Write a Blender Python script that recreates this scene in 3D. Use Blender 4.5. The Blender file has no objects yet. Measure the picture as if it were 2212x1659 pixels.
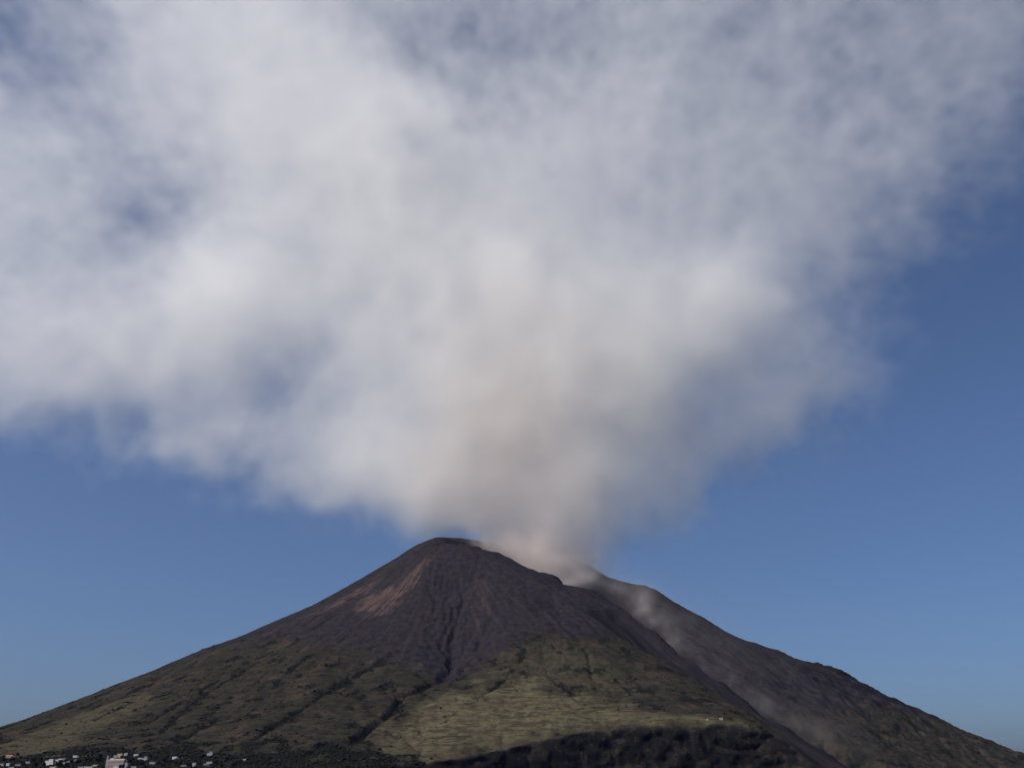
import bpy, math, time
import numpy as np

T0 = time.time()
scene = bpy.context.scene
R = math.radians

# ------------------------------------------------------------------ camera
PITCH, LENS, CAM_Z = R(22.1), 35.0, 5.0
cam_data = bpy.data.cameras.new('camera')
cam_data.lens, cam_data.sensor_width = LENS, 36.0
cam_data.clip_start, cam_data.clip_end = 1.0, 90000.0
camera = bpy.data.objects.new('camera', cam_data)
camera.location = (0, 0, CAM_Z)
camera.rotation_euler = (math.pi / 2 + PITCH, 0, 0)
scene.collection.objects.link(camera)
scene.camera = camera

# ------------------------------------------------------------------ sky and sun
SUN_EL, SUN_AZ = R(45), R(-115)            # azimuth measured from +Y (straight ahead), negative is to the left
world = bpy.data.worlds.new('World')
scene.world = world
world.use_nodes = True
wn = world.node_tree
sky = wn.nodes.new('ShaderNodeTexSky')
sky.sky_type = 'NISHITA'
sky.sun_disc = False
sky.sun_elevation = SUN_EL
sky.sun_rotation = SUN_AZ
sky.altitude = 0
sky.air_density = 0.7
sky.dust_density = 2.4
sky.ozone_density = 7.0
wn.links.new(sky.outputs[0], wn.nodes['Background'].inputs[0])
wn.nodes['Background'].inputs[1].default_value = 0.086

sun_data = bpy.data.lights.new('sun', 'SUN')
sun_data.energy, sun_data.angle, sun_data.color = 5.0, R(0.53), (1.0, 0.95, 0.88)
sun = bpy.data.objects.new('sun', sun_data)
sdir = np.array([math.sin(SUN_AZ) * math.cos(SUN_EL), math.cos(SUN_AZ) * math.cos(SUN_EL), math.sin(SUN_EL)])
from mathutils import Vector, Matrix
sun.rotation_euler = Vector(sdir).to_track_quat('Z', 'Y').to_euler()
sun.location = (0, 0, 6000)
scene.collection.objects.link(sun)

scene.view_settings.view_transform = 'Standard'
scene.view_settings.look = 'None'
scene.view_settings.gamma = 1.0
scene.view_settings.use_curve_mapping = False
scene.view_settings.exposure = 0.13
cy = scene.cycles
cy.max_bounces = 12
cy.volume_bounces = 10
cy.transparent_max_bounces = 64
cy.volume_step_rate = 7.0
cy.volume_max_steps = 256
cy.use_adaptive_sampling = True
cy.adaptive_threshold = 0.03
cy.use_denoising = True

# ------------------------------------------------------------------ helpers
CP, SP = math.cos(PITCH), math.sin(PITCH)
PW, PH = 2212.0, 1659.0


def W(px, py, Y):
    """The point at ground distance Y (metres) that is sighted at (px, py) in the photograph: used to survey the place."""
    u = (px / PW - 0.5) * 36.0 / LENS
    v = (0.5 - py / PH) * 36.0 / LENS * PH / PW
    t = Y / (CP - v * SP)
    return (u * t, Y, CAM_Z + t * (SP + v * CP))


rng = np.random.default_rng(11)


def perlin(x, y, seed=0):
    r = np.random.default_rng(1000 + seed)
    perm = r.permutation(512)
    ang = r.random(512) * 2 * np.pi
    gx, gy = np.cos(ang), np.sin(ang)
    xi, yi = np.floor(x).astype(np.int64), np.floor(y).astype(np.int64)
    xf, yf = x - xi, y - yi
    def g(ix, iy, fx, fy):
        h = perm[(perm[ix & 511] + iy) & 511]
        return gx[h] * fx + gy[h] * fy
    u, v = xf * xf * xf * (xf * (xf * 6 - 15) + 10), yf * yf * yf * (yf * (yf * 6 - 15) + 10)
    a = g(xi, yi, xf, yf) * (1 - u) + g(xi + 1, yi, xf - 1, yf) * u
    b = g(xi, yi + 1, xf, yf - 1) * (1 - u) + g(xi + 1, yi + 1, xf - 1, yf - 1) * u
    return (a * (1 - v) + b * v) * 1.5


def fbm(x, y, size, octaves=5, gain=0.5, seed=0, ridged=False):
    out, amp, s, tot = 0.0, 1.0, 1.0 / size, 0.0
    for o in range(octaves):
        n = perlin(x * s + 17.3 * o, y * s - 9.1 * o, seed + o)
        out = out + amp * ((1 - 2 * np.abs(n)) if ridged else n)
        tot += amp
        amp *= gain
        s *= 2.03
    return out / tot


def sstep(a, b, x):
    t = np.clip((x - a) / (b - a), 0, 1)
    return t * t * (3 - 2 * t)


def mat(name):
    m = bpy.data.materials.new(name)
    m.use_nodes = True
    nt = m.node_tree
    return m, nt, nt.nodes['Principled BSDF']


def node(nt, kind, **kw):
    n = nt.nodes.new(kind)
    for k, v in kw.items():
        setattr(n, k, v)
    return n


def mesh_from_np(name, verts, faces, smooth=False):
    me = bpy.data.meshes.new(name)
    nv, nf = len(verts), len(faces)
    k = faces.shape[1]
    me.vertices.add(nv)
    me.vertices.foreach_set('co', np.asarray(verts, dtype=np.float32).ravel())
    me.loops.add(nf * k)
    me.loops.foreach_set('vertex_index', np.asarray(faces, dtype=np.int32).ravel())
    me.polygons.add(nf)
    me.polygons.foreach_set('loop_start', np.arange(0, nf * k, k, dtype=np.int32))
    me.polygons.foreach_set('use_smooth', np.full(nf, smooth))
    me.update(calc_edges=True)
    return me


def link(name, me, material=None, parent=None, **props):
    o = bpy.data.objects.new(name, me)
    scene.collection.objects.link(o)
    if material is not None:
        me.materials.append(material)
    if parent is not None:
        o.parent = parent
    for k, v in props.items():
        o[k] = v
    return o


# ------------------------------------------------------------------ the terrain, from surveyed ridge and slope points
sky_left = [(0, 1574, 3230), (60, 1553, 3240), (120, 1531, 3260), (180, 1506, 3280), (240, 1480, 3310), (300, 1457, 3340), (360, 1433, 3380), (440, 1401, 3440),
            (500, 1383, 3480), (560, 1357, 3530), (640, 1323, 3580), (700, 1290, 3620), (760, 1256, 3660), (820, 1221, 3700), (870, 1190, 3730), (905, 1170, 3745),
            (940, 1158, 3755), (960, 1158, 3775)]
rim = [(1000, 1161, 3830), (1040, 1170, 3860), (1085, 1190, 3880)]
near_crest = [(946, 1172, 3690), (975, 1176, 3680), (1002, 1175, 3670), (1031, 1181, 3655), (1057, 1193, 3640), (1081, 1196, 3625), (1111, 1212, 3600), (1148, 1230, 3570),
              (1172, 1241, 3550), (1190, 1242, 3535), (1204, 1245, 3520), (1215, 1254, 3505), (1223, 1270, 3490),
              (1240, 1271, 3470), (1254, 1271, 3450), (1275, 1275, 3425), (1294, 1280, 3400), (1317, 1294, 3365), (1340, 1308, 3325), (1363, 1323, 3290), (1416, 1361, 3200),
              (1450, 1387, 3140), (1500, 1425, 3060), (1560, 1468, 2970), (1616, 1508, 2890), (1700, 1566, 2780), (1780, 1617, 2680), (1850, 1659, 2600), (1920, 1700, 2520)]
far_ridge = [(1130, 1204, 3985), (1175, 1196, 3980), (1215, 1199, 3970), (1250, 1209, 3960), (1270, 1217, 3950), (1290, 1229, 3945), (1330, 1253, 3930), (1355, 1260, 3925), (1378, 1264, 3920), (1410, 1270, 3910),
             (1450, 1296, 3890), (1520, 1335, 3860), (1590, 1378, 3840), (1640, 1396, 3820), (1680, 1406, 3800), (1712, 1421, 3790), (1740, 1431, 3785),
             (1765, 1432, 3780), (1800, 1444, 3770), (1860, 1476, 3740), (1920, 1510, 3710), (1990, 1541, 3680), (2060, 1574, 3650), (2130, 1606, 3620), (2212, 1641, 3590),
             (2280, 1668, 3560)]
slope = [
    # seaward slope, read column by column: photo x, photo y, distance
    (-80, 1640, 2350), (-80, 1600, 2900),
    (20, 1650, 2080), (20, 1612, 2450), (100, 1650, 2090), (100, 1635, 2180), (100, 1590, 2600), (100, 1560, 2920), (220, 1650, 2090), (220, 1610, 2330), (220, 1570, 2600), (220, 1530, 2850),
    (350, 1650, 2120), (350, 1610, 2300), (350, 1560, 2580), (350, 1500, 2930), (350, 1465, 3150),
    (520, 1650, 2130), (520, 1600, 2320), (520, 1540, 2560), (520, 1470, 2870), (520, 1420, 3150),
    (700, 1650, 2150), (700, 1580, 2370), (700, 1500, 2650), (700, 1420, 2950), (700, 1350, 3270),
    (800, 1645, 2200), (800, 1580, 2395), (800, 1500, 2680), (800, 1420, 2960), (800, 1340, 3240), (800, 1275, 3480),
    (900, 1640, 2250), (900, 1590, 2400), (900, 1530, 2570), (900, 1460, 2800), (900, 1400, 2990), (900, 1330, 3190), (900, 1250, 3450),
    (985, 1490, 2720), (970, 1462, 2840), (985, 1420, 2990), (1000, 1350, 3160), (1000, 1270, 3400), (960, 1550, 2490), (1000, 1600, 2370),
    (1050, 1460, 2790), (1030, 1500, 2660), (1100, 1560, 2470), (1100, 1500, 2670), (1100, 1440, 2860), (1100, 1385, 3010), (1100, 1300, 3240),
    (1200, 1560, 2450), (1200, 1500, 2670), (1200, 1430, 2890), (1200, 1370, 3050), (1200, 1310, 3250),
    (1300, 1345, 3160), (1300, 1400, 2990), (1300, 1460, 2820), (1300, 1520, 2620), (1300, 1555, 2480),
    (1342, 1377, 3100), (1400, 1410, 3030), (1449, 1430, 2990), (1500, 1466, 2890), (1555, 1500, 2770), (1600, 1530, 2670), (1640, 1553, 2580),
    (1450, 1500, 2710), (1450, 1545, 2510), (1560, 1545, 2560),
    # scree trough between the green shoulder and the bare rib
    (1330, 1345, 3240), (1400, 1388, 3130), (1460, 1424, 3060), (1520, 1462, 2980), (1580, 1502, 2880), (1650, 1553, 2760), (1720, 1600, 2650), (1800, 1655, 2560),
    # brink of the sea cliff
    (860, 1650, 2200), (940, 1640, 2260), (1030, 1628, 2310), (1100, 1614, 2350), (1160, 1600, 2380), (1220, 1586, 2400), (1290, 1576, 2415), (1360, 1568, 2425), (1450, 1563, 2435),
    (1540, 1561, 2450), (1610, 1568, 2460), (1660, 1580, 2455), (1710, 1612, 2420), (1760, 1655, 2380)]
ctrl = [W(*p) for p in sky_left + rim + near_crest + far_ridge + slope]
# ground behind the skylines and off to the sides, in metres
for px, py, Y in sky_left[::2]:
    x, y, z = W(px, py, Y)
    ctrl.append((x, y + 260, z - 90))
for px, py, Y in far_ridge[::2]:
    x, y, z = W(px, py, Y)
    ctrl.append((x + 60, y + 240, max(z - 130, -15)))
# the great scree slope between the bare rib and the far ridge
for px, py, Y in near_crest[13::2]:
    x, y, z = W(px, py, Y)
    ctrl.append((x + 80, y + 110, z - 100))
for px, py, Y in [(1300, 1262, 3760), (1400, 1310, 3640), (1500, 1370, 3550), (1600, 1425, 3500), (1700, 1480, 3430), (1800, 1535, 3360), (1900, 1585, 3300), (2000, 1625, 3230),
                  (1700, 1535, 3130), (1800, 1590, 3060), (1900, 1640, 2990), (1600, 1470, 3220), (1500, 1402, 3330), (1400, 1332, 3450), (2100, 1655, 3260)]:
    ctrl.append(W(px, py, Y))
ctrl += [(40, 3680, 670), (110, 3740, 672), (-40, 3760, 715), (60, 3840, 695), (-20, 3860, 730)]                   # the crater terrace behind the crest
ctrl += [(-2700, 3200, 0), (-2700, 3800, -10), (-2000, 4500, 40), (-1200, 4800, 120), (-400, 5000, 160), (500, 4900, 120), (1300, 4700, 20), (2300, 4200, -30), (2500, 3600, -30),
         (-2700, 4600, -40), (-1500, 5500, -40), (0, 5700, -40), (1500, 5400, -40), (-200, 4400, 560), (300, 4400, 420), (-900, 4300, 430),
         (-2700, 2500, 10), (-1900, 2000, 6), (-2500, 1700, -30), (2500, 2900, -40), (1900, 2700, -40), (1400, 2300, -40)]
for x in range(-1700, 200, 200):                                                # the shore below the village
    ctrl += [(x, 1900, 16), (x, 1780, 2), (x, 1650, -12)]
for x, yb in [(-150, 2170), (-50, 2200), (60, 2240), (180, 2285), (320, 2310), (450, 2325), (560, 2330), (660, 2310), (760, 2290)]:   # the foot of the cliff
    ctrl += [(x, yb, 26 if x > -100 else 34), (x, yb - 110, -4), (x, yb - 300, -25)]
for x, y, z in [(900, 2400, -4), (1050, 2600, -6), (1200, 2800, -8), (1400, 3000, -8), (1650, 3120, -8), (1900, 3230, -12)]:           # the foot of the great scree
    ctrl += [(x, y, z), (x + 120, y - 130, z - 25)]
C = np.array(ctrl)


def rbf_fit(c, lam=0.02):
    p, z = c[:, :2] / 1000.0, c[:, 2]
    d = np.linalg.norm(p[:, None] - p[None], axis=2)
    n = len(p)
    A = np.zeros((n + 3, n + 3))
    A[:n, :n] = -d ** 1.2 - np.eye(n) * lam * 0.004
    A[:n, n], A[:n, n + 1:] = 1, p
    A[n, :n], A[n + 1:, :n] = 1, p.T
    return p, np.linalg.solve(A, np.concatenate([z, np.zeros(3)]))


def rbf_eval(p, w, X, Y):
    q = np.stack([X.ravel(), Y.ravel()], 1) / 1000.0
    out = np.zeros(len(q))
    n = len(p)
    for i in range(0, len(q), 20000):
        s = q[i:i + 20000]
        d = np.sqrt((s[:, None, 0] - p[None, :, 0]) ** 2 + (s[:, None, 1] - p[None, :, 1]) ** 2)
        out[i:i + 20000] = -(d ** 1.2) @ w[:n] + w[n] + s @ w[n + 1:]
    return out.reshape(X.shape)


fp, fw = rbf_fit(C)
# coarse sheet, on which the rain cuts its gullies
CS = 10.0
cx, cyy = np.arange(-2760, 2560 + CS, CS), np.arange(1620, 5720, CS)
CX, CY = np.meshgrid(cx, cyy)
H = rbf_eval(fp, fw, CX, CY)
H0 = H.copy()
H = H + fbm(CX, CY, 160, 4, 0.5, 5) * 7.0 * sstep(5, 120, H)


def erode(H, steps=12, k=0.17, cs=CS):
    jr = np.random.default_rng(3)
    ny, nx = H.shape
    idx = np.arange(ny * nx).reshape(ny, nx)
    offs = [(-1, -1), (-1, 0), (-1, 1), (0, -1), (0, 1), (1, -1), (1, 0), (1, 1)]
    for it in range(steps):
        HJ = H + jr.normal(0, 1.6, H.shape)                    # rain never falls evenly
        P = np.pad(HJ, 1, constant_values=1e6)
        best = np.zeros_like(H)
        rec = idx.copy()
        for dy, dx in offs:
            s = (HJ - P[1 + dy:1 + dy + ny, 1 + dx:1 + dx + nx]) / (cs * math.hypot(dy, dx))
            m = s > best
            best[m] = s[m]
            rec[m] = np.clip(idx + dy * nx + dx, 0, ny * nx - 1)[m]
        order = np.argsort(-HJ.ravel(), kind='stable').tolist()
        area = [1.0] * (ny * nx)
        rl = rec.ravel().tolist()
        for i in order:
            j = rl[i]
            if j != i:
                area[j] += area[i]
        A = np.array(area).reshape(ny, nx)
        cut = k * (A ** 0.42 - 1.0) * np.minimum(best, 1.0)
        cut = np.minimum(cut, 3.5) * sstep(4, 40, H)
        H = H - cut
        # talus creep keeps the slopes smooth
        Q = np.pad(H, 1, mode='edge')
        lap = (Q[:-2, 1:-1] + Q[2:, 1:-1] + Q[1:-1, :-2] + Q[1:-1, 2:]) * 0.25 - H
        H = H + lap * 0.12
    return H, A


H, FLOW = erode(H)
print('terrain eroded', round(time.time() - T0, 1))


def bil(G, x, y):
    fx, fy = np.clip((x - cx[0]) / CS, 0, len(cx) - 1.001), np.clip((y - cyy[0]) / CS, 0, len(cyy) - 1.001)
    i, j = fx.astype(int), fy.astype(int)
    a, b = fx - i, fy - j
    return G[j, i] * (1 - a) * (1 - b) + G[j, i + 1] * a * (1 - b) + G[j + 1, i] * (1 - a) * b + G[j + 1, i + 1] * a * b


def bic(G, x, y):
    """Cubic (Catmull-Rom) lookup in the coarse sheet."""
    fx, fy = np.clip((x - cx[0]) / CS, 1, len(cx) - 3.001), np.clip((y - cyy[0]) / CS, 1, len(cyy) - 3.001)
    i, j = fx.astype(int), fy.astype(int)
    a, b = fx - i, fy - j
    def wts(t):
        return (-0.5 * t + t * t - 0.5 * t ** 3, 1 - 2.5 * t * t + 1.5 * t ** 3, 0.5 * t + 2 * t * t - 1.5 * t ** 3, -0.5 * t * t + 0.5 * t ** 3)
    wa, wb = wts(a), wts(b)
    out = 0
    for m in range(4):
        row = 0
        for n in range(4):
            row = row + wa[n] * G[j + m - 1, i + n - 1]
        out = out + wb[m] * row
    return out


# where a sight line through the photograph meets the sheet (used to survey gullies, edges and houses)
def ground(px, py, near=1700.0, far=4600.0):
    ys = np.arange(near, far, 4.0)
    x0, y0, z0 = W(px, py, 1000.0)
    xs, zs = x0 * ys / 1000.0, CAM_Z + (z0 - CAM_Z) * ys / 1000.0
    under = bil(H, xs, ys) >= zs
    if not under.any():
        return None
    k = int(np.argmax(under))
    return float(xs[k]), float(ys[k]), float(zs[k])


def poly_dist(X, Y, pts):
    """Distance to a polyline, and how far along it the nearest point lies (0 to 1)."""
    best, along = np.full(X.shape, 1e9), np.zeros(X.shape)
    seg = [math.dist(pts[k], pts[k + 1]) for k in range(len(pts) - 1)]
    total, run = sum(seg), 0.0
    for k in range(len(pts) - 1):
        ax, ay = pts[k]
        bx, by = pts[k + 1]
        dx, dy = bx - ax, by - ay
        t = np.clip(((X - ax) * dx + (Y - ay) * dy) / (dx * dx + dy * dy), 0, 1)
        d = np.hypot(X - ax - t * dx, Y - ay - t * dy)
        m = d < best
        best[m] = d[m]
        along[m] = (run + t[m] * seg[k]) / total
        run += seg[k]
    return best, along


def inside(X, Y, pts):
    r = np.zeros(X.shape, bool)
    n = len(pts)
    for k in range(n):
        x1, y1 = pts[k]
        x2, y2 = pts[(k + 1) % n]
        c = ((y1 > Y) != (y2 > Y)) & (X < (x2 - x1) * (Y - y1) / (y2 - y1 + 1e-9) + x1)
        r ^= c
    return r


def area_mask(X, Y, pts, soft, wob=0.0, size=60, seed=0):
    d, _ = poly_dist(X, Y, pts + pts[:1])
    s = np.where(inside(X, Y, pts), d, -d)
    if wob:
        s = s + fbm(X, Y, size, 4, 0.6, seed) * wob
    return sstep(-soft, soft, s)


def G2(*pp):
    out = []
    for p in pp:
        g = ground(*p)
        if g is not None:
            out.append(g[:2])
    return out


# fine sheet
fx = np.concatenate([np.arange(-2700, -2300, 14.0), np.arange(-2300, 2300, 4.0), np.arange(2300, 2520, 14.0)])
fy = np.concatenate([np.arange(1640, 2000, 6.0), np.arange(2000, 2700, 3.2), np.arange(2700, 4040, 4.6), np.arange(4040, 5680, 20.0)])
X, Y = np.meshgrid(fx, fy)
Z = bic(H, X, Y)
ny_f, nx_f = X.shape


def crest_side(X, Y, pts):
    """Signed distance from a polyline: positive on its left hand when walked from first to last point."""
    best, sign, along = np.full(X.shape, 1e9), np.ones(X.shape), np.zeros(X.shape)
    seg = [math.dist(pts[k], pts[k + 1]) for k in range(len(pts) - 1)]
    total, run = sum(seg), 0.0
    for k in range(len(pts) - 1):
        ax, ay = pts[k]
        bx, by = pts[k + 1]
        dx, dy = bx - ax, by - ay
        t = np.clip(((X - ax) * dx + (Y - ay) * dy) / (dx * dx + dy * dy), 0, 1)
        d = np.hypot(X - ax - t * dx, Y - ay - t * dy)
        m = d < best - 1e-9
        best[m] = d[m]
        along[m] = (run + t[m] * seg[k]) / total
        sign[m] = np.sign(dx * (Y[m] - ay) - dy * (X[m] - ax) + 1e-9)
        run += seg[k]
    return best * sign, along


apex = np.array(W(975, 1160, 3790))
crater = np.array([90.0, 3700.0])
near_xy = [W(*p)[:2] for p in near_crest]
# signed to the far (left-hand) side of the near crest, walked from the summit down to the right
s_near, a_near = crest_side(X, Y, near_xy)
s_w = s_near + fbm(X, Y, 46, 4, 0.55, 60) * 13
amp = np.interp(a_near, [0, 0.03, 0.22, 0.26, 0.40, 0.75, 1.0], [0, 14, 36, 30, 85, 110, 80])
Z -= amp * sstep(0, 34, s_w) * (1 - sstep(60, np.interp(a_near, [0, 0.3, 0.45, 1], [150, 150, 330, 430]), s_w))
# the scree lies lower than the green shoulder beside it
veg_edge = G2((1262, 1318), (1297, 1346), (1342, 1378), (1400, 1410), (1449, 1431), (1500, 1466), (1555, 1500), (1600, 1530), (1640, 1553), (1662, 1572), (1700, 1602), (1752, 1650))
s_edge, a_edge = crest_side(X, Y, veg_edge)
s_ew = s_edge + fbm(X, Y, 40, 4, 0.6, 71) * 14
Z -= np.interp(a_edge, [0, 0.12, 0.3, 0.6, 0.8, 0.9, 1], [0, 3, 16, 22, 15, 8, 4]) * sstep(0, 14, s_ew) * (1 - sstep(60, 190, s_ew)) * (s_near < 15)
# the sea cliff
brink = G2((800, 1655), (870, 1650), (940, 1641), (1030, 1629), (1100, 1615), (1160, 1601), (1220, 1588), (1290, 1578), (1360, 1570), (1450, 1565), (1540, 1563), (1610, 1570), (1660, 1582), (1705, 1608), (1748, 1648))
s_br, a_br = crest_side(X, Y, brink)
s_br = -s_br                                             # positive in front of the brink
butt = 0.55 * fbm(X + 0.5 * Y, Y, 170, 3, 0.5, 81, ridged=True) + 0.9 * fbm(X, Y * 0.6, 130, 4, 0.5, 84)
s_bw = s_br + fbm(X, Y, 90, 4, 0.5, 80) * 10 + butt * 4
CLIFF = sstep(-2, 10, s_bw) * (1 - sstep(95, 190, s_bw)) * sstep(0.0, 0.18, a_br) * (1 - sstep(0.97, 1.0, a_br))
prof = 58 * sstep(0, 44, s_bw) * (1 - sstep(60, 170, s_bw))
Z -= prof * CLIFF
Z += CLIFF * (butt * 9 + fbm(X, Y, 60, 4, 0.5, 83) * 5.0)
# gullies
gullies = [
    ([(1012, 1262), (1000, 1300), (985, 1350), (977, 1400), (969, 1448), (950, 1470), (905, 1489), (868, 1500), (858, 1521), (845, 1537), (800, 1570), (775, 1592), (720, 1635)], 15, 17),
    ([(1085, 1300), (1062, 1345), (1035, 1395), (1005, 1440), (975, 1468)], 12, 26),
    ([(925, 1320), (930, 1370), (945, 1420), (965, 1460)], 8, 22),
    ([(480, 1462), (425, 1497), (372, 1526), (320, 1560)], 13, 16), ([(300, 1505), (250, 1534), (191, 1561)], 8, 16),
    ([(722, 1332), (711, 1340), (658, 1367)], 6, 10), ([(712, 1600), (687, 1615), (645, 1637)], 12, 14), ([(690, 1405), (644, 1432), (602, 1465), (590, 1490)], 10, 13),
    ([(790, 1455), (740, 1478), (663, 1522), (600, 1560), (540, 1600)], 13, 16), ([(1175, 1440), (1186, 1460), (1223, 1491), (1247, 1512), (1302, 1534)], 6, 9),
    ([(1316, 1450), (1346, 1483), (1368, 1506)], 5, 9), ([(880, 1395), (820, 1430), (760, 1462), (700, 1490)], 9, 16), ([(560, 1430), (500, 1465), (440, 1500), (380, 1545), (330, 1590)], 11, 15),
    ([(480, 1550), (420, 1580), (360, 1612)], 9, 14), ([(1130, 1395), (1122, 1430), (1085, 1470), (1045, 1500), (985, 1540), (930, 1585)], 6, 13),
    ([(640, 1540), (580, 1575), (520, 1612)], 9, 14)]
GUL = np.zeros_like(Z)
for k, (pp, depth, wid) in enumerate(gullies):
    pts = G2(*pp)
    d, al = poly_dist(X, Y, pts)
    d = d + fbm(X, Y, 35, 3, 0.6, 90 + k) * wid * 0.7 + np.abs(fbm(X, Y, 90, 3, 0.6, 120 + k)) * wid * 1.5 - 2
    prof = np.exp(-np.clip(d, 0, None) ** 2 / (2 * (wid * 0.5) ** 2)) * sstep(0, 0.12, al) * (1 - sstep(0.88, 1.0, al))
    Z -= depth * (1.0 if k == 0 else 0.4 if k < 3 else 0.55) * prof
    GUL = np.maximum(GUL, prof)

# what covers the ground ---------------------------------------------------
# the upper limit of the green, as a height that changes along the slope
lim = [W(*p) for p in [(120, 1531, 3260), (360, 1433, 3380), (500, 1388, 3400), (620, 1375, 3200), (760, 1385, 3090), (880, 1425, 2900), (960, 1475, 2790), (1030, 1435, 2870), (1100, 1385, 3010), (1180, 1375, 3050),
                       (1262, 1365, 3090), (1342, 1378, 3100), (1449, 1430, 2990), (1640, 1540, 2600)]]
lx, lz = [p[0] for p in lim], [p[2] for p in lim]
zlim = np.interp(X, lx, lz)
zz = Z + fbm(X, Y, 130, 5, 0.6, 20) * 75
VEG = 1 - sstep(-60 - 50 * sstep(-100, -500, X), 55 + 25 * sstep(-100, -500, X), zz - zlim)
tr = np.interp(X, [p[0] for p in lim], np.array(lz) - 30)
scree_side = sstep(-4, 6, s_ew) * (Y > 2380) * np.where(a_edge > 0.0, 1, 0)
SCREE = np.where((s_edge > 0) & (X > veg_edge[0][0]), scree_side, 0.0)
far_green = (s_near > 0) * (1 - sstep(150, 360, Z + fbm(X, Y, 120, 5, 0.6, 31) * 90)) * sstep(500, 1000, X - 0.18 * (Y - 3000) + fbm(X, Y, 150, 4, 0.6, 32) * 260)
VEG = np.where(SCREE > 0.5, far_green * 0.75, VEG * (1 - SCREE))
VEG *= np.where((s_near > 20) & (X < veg_edge[0][0]), 0, 1)
VEG *= 1 - CLIFF * 0.55
# reddened cinder on the left shoulder
RED = area_mask(X, Y, G2((640, 1338), (700, 1305), (745, 1285), (785, 1262), (815, 1243), (818, 1255), (775, 1285), (735, 1307), (690, 1326)), 30, 50, 60, 40) * 0.85
RED = np.maximum(RED, area_mask(X, Y, G2((770, 1318), (775, 1296), (800, 1282), (850, 1262), (885, 1238), (925, 1205), (935, 1210), (905, 1248), (880, 1280), (855, 1305), (838, 1322), (800, 1330)), 36, 60, 60, 41))
RED = np.maximum(RED, 0.4 * area_mask(X, Y, G2((500, 1392), (600, 1352), (640, 1336), (640, 1352), (590, 1370), (510, 1398)), 12, 30, 60, 42))
RED = np.maximum(RED, 0.35 * area_mask(X, Y, G2((1030, 1235), (1060, 1280), (1050, 1330), (1025, 1380), (1000, 1380), (1015, 1310), (1010, 1260)), 20, 50, 60, 43))
RED *= 1 - VEG * 0.9
RED_RAW = RED
BRIGHT = area_mask(X, Y, G2((800, 1594), (850, 1562), (905, 1526), (985, 1494), (1030, 1484), (1080, 1478), (1150, 1470), (1240, 1500), (1330, 1520), (1420, 1540), (1530, 1552), (1600, 1560), (1480, 1561), (1330, 1568),
                            (1180, 1590), (1080, 1612), (960, 1628), (900, 1634), (840, 1622)), 60, 120, 110, 44)
BRIGHT = np.maximum(BRIGHT, 0.95 * area_mask(X, Y, G2((895, 1432), (945, 1410), (955, 1420), (925, 1445), (890, 1450)), 8, 18, 40, 45))
BRIGHT = np.maximum(BRIGHT, 0.34 * area_mask(X, Y, G2((1120, 1400), (1230, 1400), (1330, 1450), (1380, 1510), (1250, 1490), (1130, 1460), (1060, 1480), (1060, 1450)), 60, 110, 100, 46))
BRIGHT = np.maximum(BRIGHT, 0.55 * area_mask(X, Y, G2((0, 1610), (120, 1560), (260, 1510), (330, 1490), (300, 1540), (200, 1575), (140, 1620), (60, 1648), (0, 1655)), 30, 80, 90, 47))
thin = fbm(X, Y, 70, 5, 0.62, 50)
DRY = sstep(0.02, 0.42, fbm(X, Y, 85, 5, 0.62, 51) + 0.12 * sstep(2500, 2300, Y))
SHRUB = sstep(0.0, 0.26, fbm(X, Y, 60, 5, 0.65, 52) + GUL * 0.5 - BRIGHT * 0.38 + sstep(2380, 2120, Y + fbm(X, Y, 110, 4, 0.6, 57) * 150) * 0.5 * sstep(150, -200, X) - 0.05)

# relief finer than the survey
th = np.arctan2(X - apex[0], apex[1] - Y)
rr = np.hypot(X - apex[0], Y - apex[1])
rill = perlin(th * 46 + fbm(X, Y, 220, 3, 0.5, 61) * 1.3, rr / 420, 62) * 0.6 + perlin(th * 105 + fbm(X, Y, 140, 3, 0.5, 66) * 1.6, rr / 260, 63) * 0.4
th2 = np.arctan2(X - crater[0], crater[1] - Y)
rr2 = np.hypot(X - crater[0], Y - crater[1])
rill2 = perlin(th2 * 34 + fbm(X, Y, 260, 3, 0.5, 64) * 0.7, rr2 / 900, 65) * 0.6 + perlin(th2 * 110 + fbm(X, Y, 160, 3, 0.5, 67) * 0.9, rr2 / 500, 68) * 0.5
RED = np.clip(RED_RAW * (0.50 + 0.8 * sstep(-0.35, 0.5, rill + 0.5 * fbm(X, Y, 45, 4, 0.65, 58))), 0, 1)
STREAK = np.where((s_edge > 0) & (X > veg_edge[0][0]), rill2, rill)
land = sstep(2, 25, Z)
bare = np.clip(1 - VEG - CLIFF, 0, 1)
Z += land * bare * np.where(SCREE > 0.5, rill2 * 3.0, (rill * 0.8 + fbm(X, Y, 75, 5, 0.6, 69) * 3.2) * sstep(40, 260, rr))
Z += land * fbm(X, Y, 26, 4, 0.6, 72) * (1.3 + 2.2 * VEG)
ter = Z / 7.5 + fbm(X, Y, 120, 3, 0.5, 73) * 0.8
Z += land * VEG * (1 - CLIFF) * 1.5 * ((ter - np.floor(ter)) ** 3 - 0.25) * -1.0 * sstep(-0.2, 0.25, thin + 0.15)
far_rock = ((s_near > 0) & (X > 450)) * sstep(60, 260, s_near) * sstep(560, 330, Z + fbm(X, Y, 200, 4, 0.5, 76) * 160)
Z += land * far_rock * fbm(X, Y, 120, 6, 0.58, 74, ridged=True) * 20
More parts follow.
